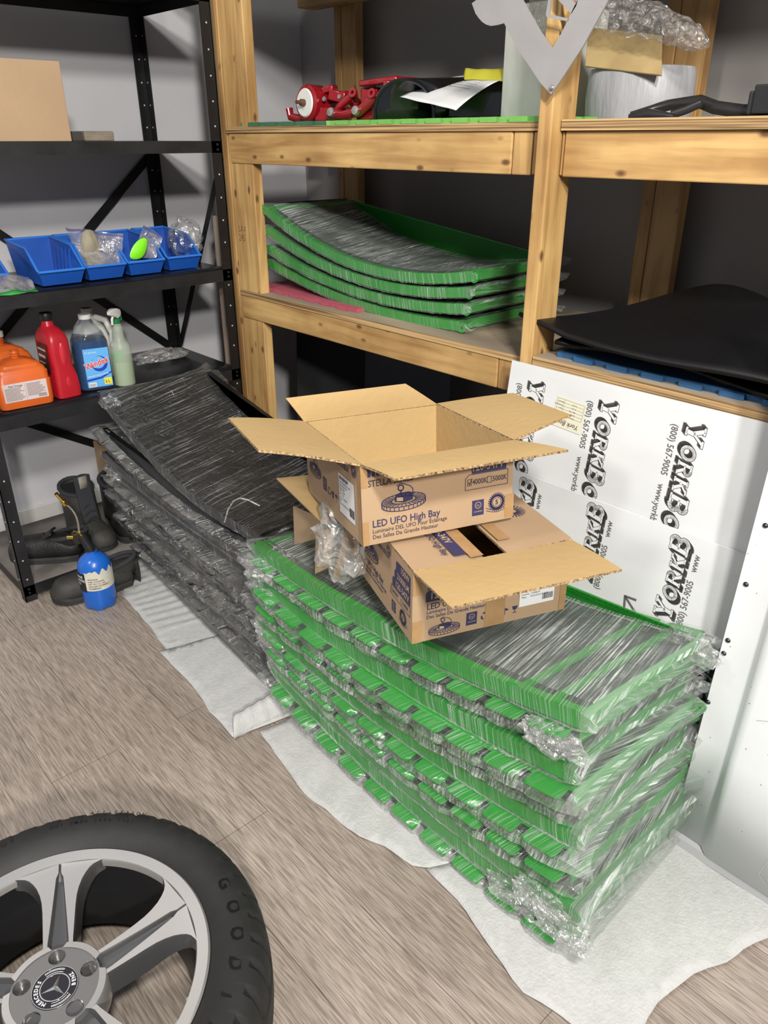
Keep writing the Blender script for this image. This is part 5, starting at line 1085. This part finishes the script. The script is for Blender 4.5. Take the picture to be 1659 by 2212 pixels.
# ------------------------------------------------------------------ puzzle foam mats
def puzzle(name, x0, x1, y0, y1, z, th, m, lab, M=None, tw=.045, front_only=False):
    def edge(p, q, s0=1):
        p, q = Vector(p), Vector(q); L = (q-p).length; d = (q-p)/L; nrm = Vector((d.y, -d.x)); n = max(2, int(L/tw)); out = []; w = L/n
        for i in range(n):
            a = p+d*(i*w); o = nrm*(.012 if i % 2 else 0); out += [a+o+d*.004*(1 if i % 2 else 0)*-1, a+d*w+o+d*.004*(1 if i % 2 else 0)]
        return out
    o = edge((x0, y0), (x1, y0))+edge((x1, y0), (x1, y1))+edge((x1, y1), (x0, y1))+edge((x0, y1), (x0, y0))
    b = MB(); b.plate([[(p.x, p.y) for p in o]], th, (M or Matrix()) @ Matrix.Translation((0, 0, z))); q = b.build(name, m, bevel=.0015, smooth=0); tag(q, lab, 'foam mat'); return q
eva = dict(rough=.8, var=.15, vs=14, bump=.12, bs=160)
puzzle('puzzle_mat', -2.47, -2.03, 1.606, 2.17, 1.5322, .012, mat('eva_dark_green', (.045, .14, .075), **eva), 'dark green interlocking foam mat on the upper deck under the left red casting')
puzzle('puzzle_mat', -2.005, -1.215, 1.606, 2.17, 1.5322, .012, mat('eva_light_green', (.16, .42, .09), **eva), 'light green interlocking foam mat on the upper deck under the black pipe')
puzzle('puzzle_mat', -1.10, -.50, 1.600, 2.15, 1.0062, .013, mat('eva_blue', (.02, .085, .20), **eva), 'dusty blue interlocking foam mat under the black rubber mats')
puzzle('puzzle_mat', -.30, .30, 0, .5, 0, .013, mat('eva_pink', (.42, .085, .12), **eva), 'dusty pink interlocking foam mat under the green packs on the middle deck', Matrix.Translation((-2.235, 1.652, .9855)) @ Matrix.Rotation(R(-2), 4, 'Z'))
# ------------------------------------------------------------------ black rubber mats
rbm = mat('rubber_mat_black', (.006, .006, .007), .42, var=.2, vs=12, spec=.35, bump=.06, bs=220)
def rubber(name, f, lab, nu=40, nv=24, th=.010):
    b = MB(); b.sheet(f, nu, nv); o = b.build(name, rbm, solid=th, smooth=70); tag(o, lab, 'rubber mat'); return o
def r1(u, v):
    x = -1.115+.85*u; y = 1.585+.56*v; return (x, y+.03*math.sin(u*5)*(1-v), 1.036+.010*math.sin(u*7+v*3)+.05*max(0, .06-u)*10*.3+.012*math.sin(PI*v))
rubber('rubber_floor_mat', r1, 'lower black rubber mat lying on the blue foam mat')
def r2(u, v):
    x = -1.225+.98*u; y = 1.545+.62*v+.05*(1-u)*v
    z = 1.058+.03*max(0, .16-u)/.16*(1-v)+.014*math.sin(u*6.0+1)*(1-v)+.085*math.exp(-((u-.62)/.20)**2)*math.exp(-((v-.45)/.4)**2)+.075*math.exp(-((u-.30)/.16)**2)*math.exp(-((v-.75)/.28)**2)+.035*math.sin(PI*min(1, v*1.1))*min(1, u*2.5)
    tap = min(1, .12+u/.30); yc = 1.56+.02; y = yc+(y-yc)*tap if u < .30 else y
    return (x, y, z)
rubber('rubber_floor_mat', r2, 'upper black rubber mat with a curled tongue reaching past the post', 54, 30)
# ------------------------------------------------------------------ things on the upper deck
rd = mat('red_gloss_cast', (.23, .005, .009), .22, coat=.7); bkg = mat('black_gloss_paint', (.006, .006, .007), .14, coat=.6); slv = mat('bolt_silver', (.45, .43, .40), .35, metal=.9)
ZU = 1.5445
def ob(c, s, rz=0, ry=0, rx=0): return Matrix.Translation(c) @ Matrix.Rotation(rz, 4, 'Z') @ Matrix.Rotation(ry, 4, 'Y') @ Matrix.Rotation(rx, 4, 'X'), tuple(-v/2 for v in s), tuple(v/2 for v in s)
def addb(b, c, s, **k): M, lo, hi = ob(c, s, **k); return b.box(lo, hi, 0, M)
dirm = lambda d: Vector(d).normalized().to_track_quat('Z', 'Y').to_matrix().to_4x4()
root = empty('red_motor_casting', (-2.24, 1.76, ZU), 'red painted motor casting with a white end disc', 'machine part')
D = Vector((.02, -1, .04)).normalized(); c0 = Vector((-2.262, 1.69, ZU+.047)); M0 = Matrix.Translation(c0) @ dirm(D)
MB().lathe([(0, 0), (.040, 0), (.046, -.006), (.047, -.05), (.042, -.06), (.042, -.10), (.034, -.11), (0, -.11)], 36, M0).build('housing', rd, root)
MB().lathe([(0, .003), (.006, .003), (.033, .003), (.036, 0), (.033, -.004)], 32, M0).build('white_disc', wht, root); MB().tube([c0, c0+D*.014, c0+D*.016, c0+D*.030], [.009, .009, .005, .005], 12).build('shaft', mat('rusty_steel', (.18, .09, .06), .5, metal=.7), root)
b = MB(); addb(b, (-2.195, 1.765, ZU+.062), (.05, .07, .028), rz=.5, ry=.2); addb(b, (-2.15, 1.77, ZU+.052), (.07, .03, .02), rz=-.2, ry=.5); addb(b, (-2.2, 1.74, ZU+.018), (.10, .035, .035), rz=.5); addb(b, (-2.225, 1.75, ZU+.080), (.035, .05, .016), rz=.6, ry=-.3); b.build('bracket', rd, root, bevel=.004)
for q in ((-2.205, 1.715, ZU+.055), (-2.245, 1.71, ZU+.04), (-2.17, 1.74, ZU+.06)): MB().lathe([(0, .004), (.006, .004), (.0065, 0)], 12, Matrix.Translation(q) @ dirm((.2, -1, .2))).build('bolt', slv, root)
b = MB(); b.tube([(-2.35, 1.70, ZU+.035), (-2.345, 1.70, ZU+.014), (-2.31, 1.71, ZU+.008), (-2.26, 1.73, ZU+.012)], .011, 10); b.build('foot', rd, root)
root.scale = (1.15,)*3; root.location.x += .045
root = empty('red_gear_casting', (-2.0, 1.80, ZU), 'larger red casting with levers, lugs and a flat top flange', 'machine part')
b = MB(); b.lathe([(0, .075), (.03, .073), (.055, .055), (.07, .02), (.072, -.02), (0, -.02)], 28, Matrix.Translation((-1.995, 1.84, ZU+.022)) @ Matrix.Diagonal((1.2, .8, 1, 1))); b.build('domed_body', rd, root)
b = MB(); addb(b, (-1.985, 1.78, ZU+.086), (.12, .09, .014), rz=.15, ry=-.05); addb(b, (-1.945, 1.77, ZU+.072), (.02, .085, .030), rz=.15); addb(b, (-1.98, 1.80, ZU+.048), (.09, .06, .075), rz=.2); b.build('top_flange', rd, root, bevel=.004)
b = MB(); b.tube([(-2.135, 1.715, ZU+.020), (-2.09, 1.715, ZU+.014), (-2.03, 1.72, ZU+.020), (-1.975, 1.73, ZU+.052)], [.014, .011, .012, .012], 10); b.tube([(-2.125, 1.73, ZU+.03), (-2.085, 1.74, ZU+.055), (-2.07, 1.75, ZU+.06)], .009, 10); b.tube([(-1.975, 1.735, ZU+.055), (-1.945, 1.735, ZU+.03), (-1.925, 1.74, ZU+.014)], .011, 10); b.build('lever', rd, root)
for q in ((-2.12, 1.705, ZU+.020), (-2.025, 1.708, ZU+.022)): MB().lathe([(0, .009), (.010, .008), (.0115, .003), (.0115, 0)], 16, Matrix.Translation(q) @ dirm((.25, -1, .25))).build('bolt', slv, root)
for q in ((-1.977, 1.722, ZU+.058), (-2.07, 1.74, ZU+.063)): MB().lathe([(.005, 0), (.011, 0), (.012, .004), (.011, .009), (.005, .009), (.005, 0)], 16, Matrix.Translation(q) @ dirm((.25, -1, .25))).build('lug_eye', rd, root)
b = MB(); addb(b, (-1.98, 1.77, ZU+.016), (.16, .06, .030), rz=.1); addb(b, (-2.03, 1.77, ZU+.05), (.05, .05, .05), rz=.3); b.build('base', rd, root, bevel=.005)
root.scale = (1.2,)*3; root.location.x += .05; root.location.z -= 0
o = MB().lathe([(0, .09), (.03, .085), (.055, .05), (.06, 0), (0, 0)], 24, Matrix.Translation((-1.86, 2.02, ZU)) @ Matrix.Diagonal((1.5, 1, 1.05, 1))).build('red_cover', rd); tag(o, 'red domed cover behind the black pipe', 'machine part')
root = empty('black_pipe_housing', (-1.68, 1.80, ZU), 'glossy black open ended pipe housing on the light green mat', 'machine part')
c0 = Vector((-1.815, 1.70, ZU+.052)); D = Vector((.93, .36, 0)).normalized(); D2 = Vector((.28, -.96, 0)).normalized()
b = MB(); rings = []
for k in range(9):
    f = k/8; cc = Vector((-1.785, 1.70, ZU)).lerp(Vector((-1.60, 2.02, ZU)), f); ax_ = Vector((.86, .51, 0)); w = .088-.005*f; h = .098+.012*f
    rings.append([cc+ax_*(w*math.cos(a)*1.0)+Vector((0, 0, .002+h*abs(math.sin(a))**.75)) for a in [PI*i/18 for i in range(19)]])
b.loft(rings, cap=False, closed=False); b.build('shell', bkg, root, solid=.007, smooth=50)
b = MB(); addb(b, (-1.60, 1.84, ZU+.034), (.18, .12, .066), rz=.45); b.build('side_block', bkg, root, bevel=.006); b = MB(); b.tube(rings[0], .0055, 8); b.build('front_lip', bkg, root)
q = Vector((-1.66, 1.70, ZU+.05)); MB().lathe([(0, .004), (.026, .004), (.028, 0)], 24, Matrix.Translation((-1.645, 1.800, ZU+.045)) @ dirm((.45, -.89, .1))).build('round_boss', mat('black_satin', (.02, .02, .02), .5), root)
pap = mat('paper_white', (.66, .66, .66), .6)
def drape(name, c4, m, lab, cat, sag=.01, k=1.0):
    P = [Vector(p) for p in c4]; b = MB()
    def f(u, v):
        p = P[0].lerp(P[1], u).lerp(P[3].lerp(P[2], u), v); p.z += sag*math.sin(PI*v)*k+.003*noise.noise(p*14); return p
    b.sheet(f, 20, 14); o = b.build(name, m, solid=.0006, smooth=80); return o
root = empty('paper_sheet', (-1.66, 1.76, 1.66), 'white printed paper sheet draped over the black pipe housing', 'paper')
pts = [at(864, 209, y=1.70), at(985, 238, y=1.655), at(1096, 168, y=1.84), at(1000, 163, y=1.96)]
o = drape('sheet', pts, pap, '', ''); o.parent = root; o.location = -Vector(root.location)
b = MB(); g4 = lambda u, v: pts[0].lerp(pts[1], u).lerp(pts[3].lerp(pts[2], u), v)
for i in range(6):
    v0 = .45+.07*i; b.sheet(lambda u, v: (lambda p: p+Vector((0, 0, .01*math.sin(PI*(v0+.012*v))+.0012)))(g4(.2+.6*u, v0+.012*v)), 10, 1)
b.build('printed_lines', mat('faint_print', (.35, .35, .36), .7), root, smooth=0)
o = drape('yellow_bag', [at(1000, 172, y=1.84), at(1096, 176, y=1.80), at(1096, 153, y=1.86), at(1008, 152, y=1.90)], mat('yellow_plastic', (.50, .47, .05), .35), '', '', .014); tag(o, 'crumpled yellow plastic lying behind the white paper sheet', 'plastic bag')
# white panel box beside the post, bubble wrap, wrapped roll
root = empty('white_carton', (-1.43, 1.82, ZU), 'tall white scuffed carton wrapped in film behind the centre post', 'carton')
MB().box((-1.505, 1.79, ZU), (-1.37, 2.05, 1.80)).build('body', mat('white_scuffed', (.62, .63, .58), .5, var=.35, vs=9, stretch=(1, 1, .35), bump=.1, bs=60), root, bevel=.004, smooth=0)
crumple('clear_bag', (-1.33, 1.80, 1.775), (.085, .07, .085), clearfilm('bubble_wrap_dim', (.42, .43, .34), .2, .12, 30), 'greenish crumpled clear wrap stuffed behind the letter shaped steel plate', 'plastic wrap', 12, .3, 2.4)
root = empty('wrapped_roll', (-1.155, 1.9, ZU), 'wide roll wrapped in dull white film to the right of the centre post', 'wrapped roll')
b = MB(); b.loft([[(-1.16+.125*k*x, 1.90+.11*k*y, ZU-.008+z) for x, y in rrect(2, 2, .9, 6)] for k, z in ((.98, 0), (1.0, .01), (1.02, .05), (1.0, .10), (.97, .112))]); b.build('body', mat('dull_white_film', (.36, .36, .38), .45, var=.2, vs=6, stretch=(3, 3, .6), bump=.25, bs=30), root, smooth=60)
lean('cardboard_sheet', [at(1265, 146, y=1.79), at(1430, 166, y=1.79), at(1432, 80, y=1.86), at(1272, 62, y=1.86)], .006, mat('cardboard_wrinkled', (.36, .26, .12), .6, var=.25, vs=7, bump=.5, bs=9), 'wrinkled brown cardboard flap resting on the white wrapped roll', 'cardboard')
bub = clearfilm('bubble_wrap', (.45, .43, .41), .16, .13, 42, 1.0)
b = MB(); A_, B2 = at(1285, 25, y=1.80), at(1530, 97, y=1.78); n_ = 36; rings = []
for i in range(n_+1):
    f = i/n_; cc = A_.lerp(B2, f)+Vector((0, 0, .012*math.sin(PI*f))); rad = .045*(1-.55*f)*(.35+.65*min(1, f*6))*(1 if f < .9 else (1-(f-.9)*7))
    rings.append([cc+Vector((.25*math.cos(a), math.sin(a)*1.1, math.cos(a)))*max(.003, rad*(1+.30*noise.noise(Vector((f*14, math.cos(a)*2.2, math.sin(a)*2.2)))+.10*noise.noise(Vector((f*60, math.cos(a)*8, math.sin(a)*8))))) for a in [2*PI*j/28 for j in range(28)]])
b.loft(rings); o = b.build('bubble_wrap', bub, smooth=25); tag(o, 'loose tongue of bubble wrap hanging to the right over the wrapped roll', 'bubble wrap')
root = empty('suspension_arm', (-.9, 1.72, 1.537), 'black painted metal arm with a square bracket lying on the right upper deck', 'machine part'); bks = mat('black_satin_metal', (.018, .018, .019), .32, coat=.2)
y_ = 1.70
b = MB(); b.tube([at(1362, 250, y=y_), at(1400, 240, y=y_+.02), at(1450, 226, y=y_+.03), at(1512, 219, y=y_+.03), at(1545, 232, y=y_+.02), at(1600, 240, y=y_), at(1690, 243, y=y_)], [.008, .010, .011, .013, .013, .013, .013], 12); b.build('main_tube', bks, root)
b = MB(); b.tube([at(1360, 252, y=y_-.03), at(1400, 246, y=y_-.03), at(1455, 252, y=y_-.03)], [.006, .011, .006], 10); b.tube([at(1450, 248, y=y_-.02), at(1480, 238, y=y_-.01), at(1516, 222, y=y_)], .009, 10); b.tube([at(1375, 244, y=y_+.04), at(1440, 214+8, y=y_+.05), at(1512, 214, y=y_+.05)], .006, 8); b.build('link', bks, root)
b = MB(); p = at(1650, 252, y=y_-.01); addb(b, (p.x+.012, p.y, p.z+.030), (.055, .06, .050)); addb(b, (p.x-.018, p.y, p.z+.024), (.008, .07, .040)); q_ = b.build('square_bracket', bks, root, bevel=.003, smooth=0)
# ------------------------------------------------------------------ steel letter plate on the centre post
pl = mat('mill_steel_plate', (.34, .33, .33), .5, metal=.25, var=.10, vs=14, spots=(60, .05, (.20, .13, .10)))
PY = 1.535
toP = lambda x, y: (lambda v: (v.x, v.z))(at(x, y, y=PY))
outer = [(1019, 7), (1023, 18), (1027, 29), (1034, 39), (1041, 47), (1050, 53), (1060, 56), (1074, 54), (1089, 50), (1100, 73), (1124, 114), (1168, 180), (1190, 204), (1205, 183), (1259, 100), (1314, 0), (1345, -60), (1278, -60), (1250, -6), (1212, 73), (1193, 104), (1168, 69.5), (1129, 0), (1098, -50), (1060, -40), (1040, -8)]
inn = [(1250, -30), (1277, -60), (1205, -60), (1206, 2), (1216, 14), (1236, 29)]
root = empty('letter_plate', at(1190, 120, y=PY), 'cut out grey steel letter plate shaped like a V hanging on the centre post', 'steel plate')
Mx = Matrix(((1, 0, 0, 0), (0, 0, 1, PY), (0, 1, 0, 0), (0, 0, 0, 1)))
b = MB(); b.plate([[toP(*p) for p in outer]], .004, Mx); b.build('letter', pl, root, smooth=0)
b = MB(); b.plate([[toP(*p) for p in ((1185, -40), (1184, 0), (1179, 32), (1182, 38), (1226, 46), (1229, 40), (1186, 31), (1190, 0), (1191, -40))]], .004, Mx); b.plate([[toP(*p) for p in ((1204, -60), (1204, -2), (1234, 30), (1248, 0), (1244, -4), (1245, 12), (1238, 2), (1228, -10), (1225, -60))]], .004, Mx); b.build('small_letter', pl, root, smooth=0)
MB().lathe([(0, .004), (.004, .003), (.006, 0)], 12, Matrix.Translation((at(1192, 190, y=PY)-Vector((0, .001, 0)))) @ Matrix.Rotation(PI/2, 4, 'X')).build('screw', slv, root)
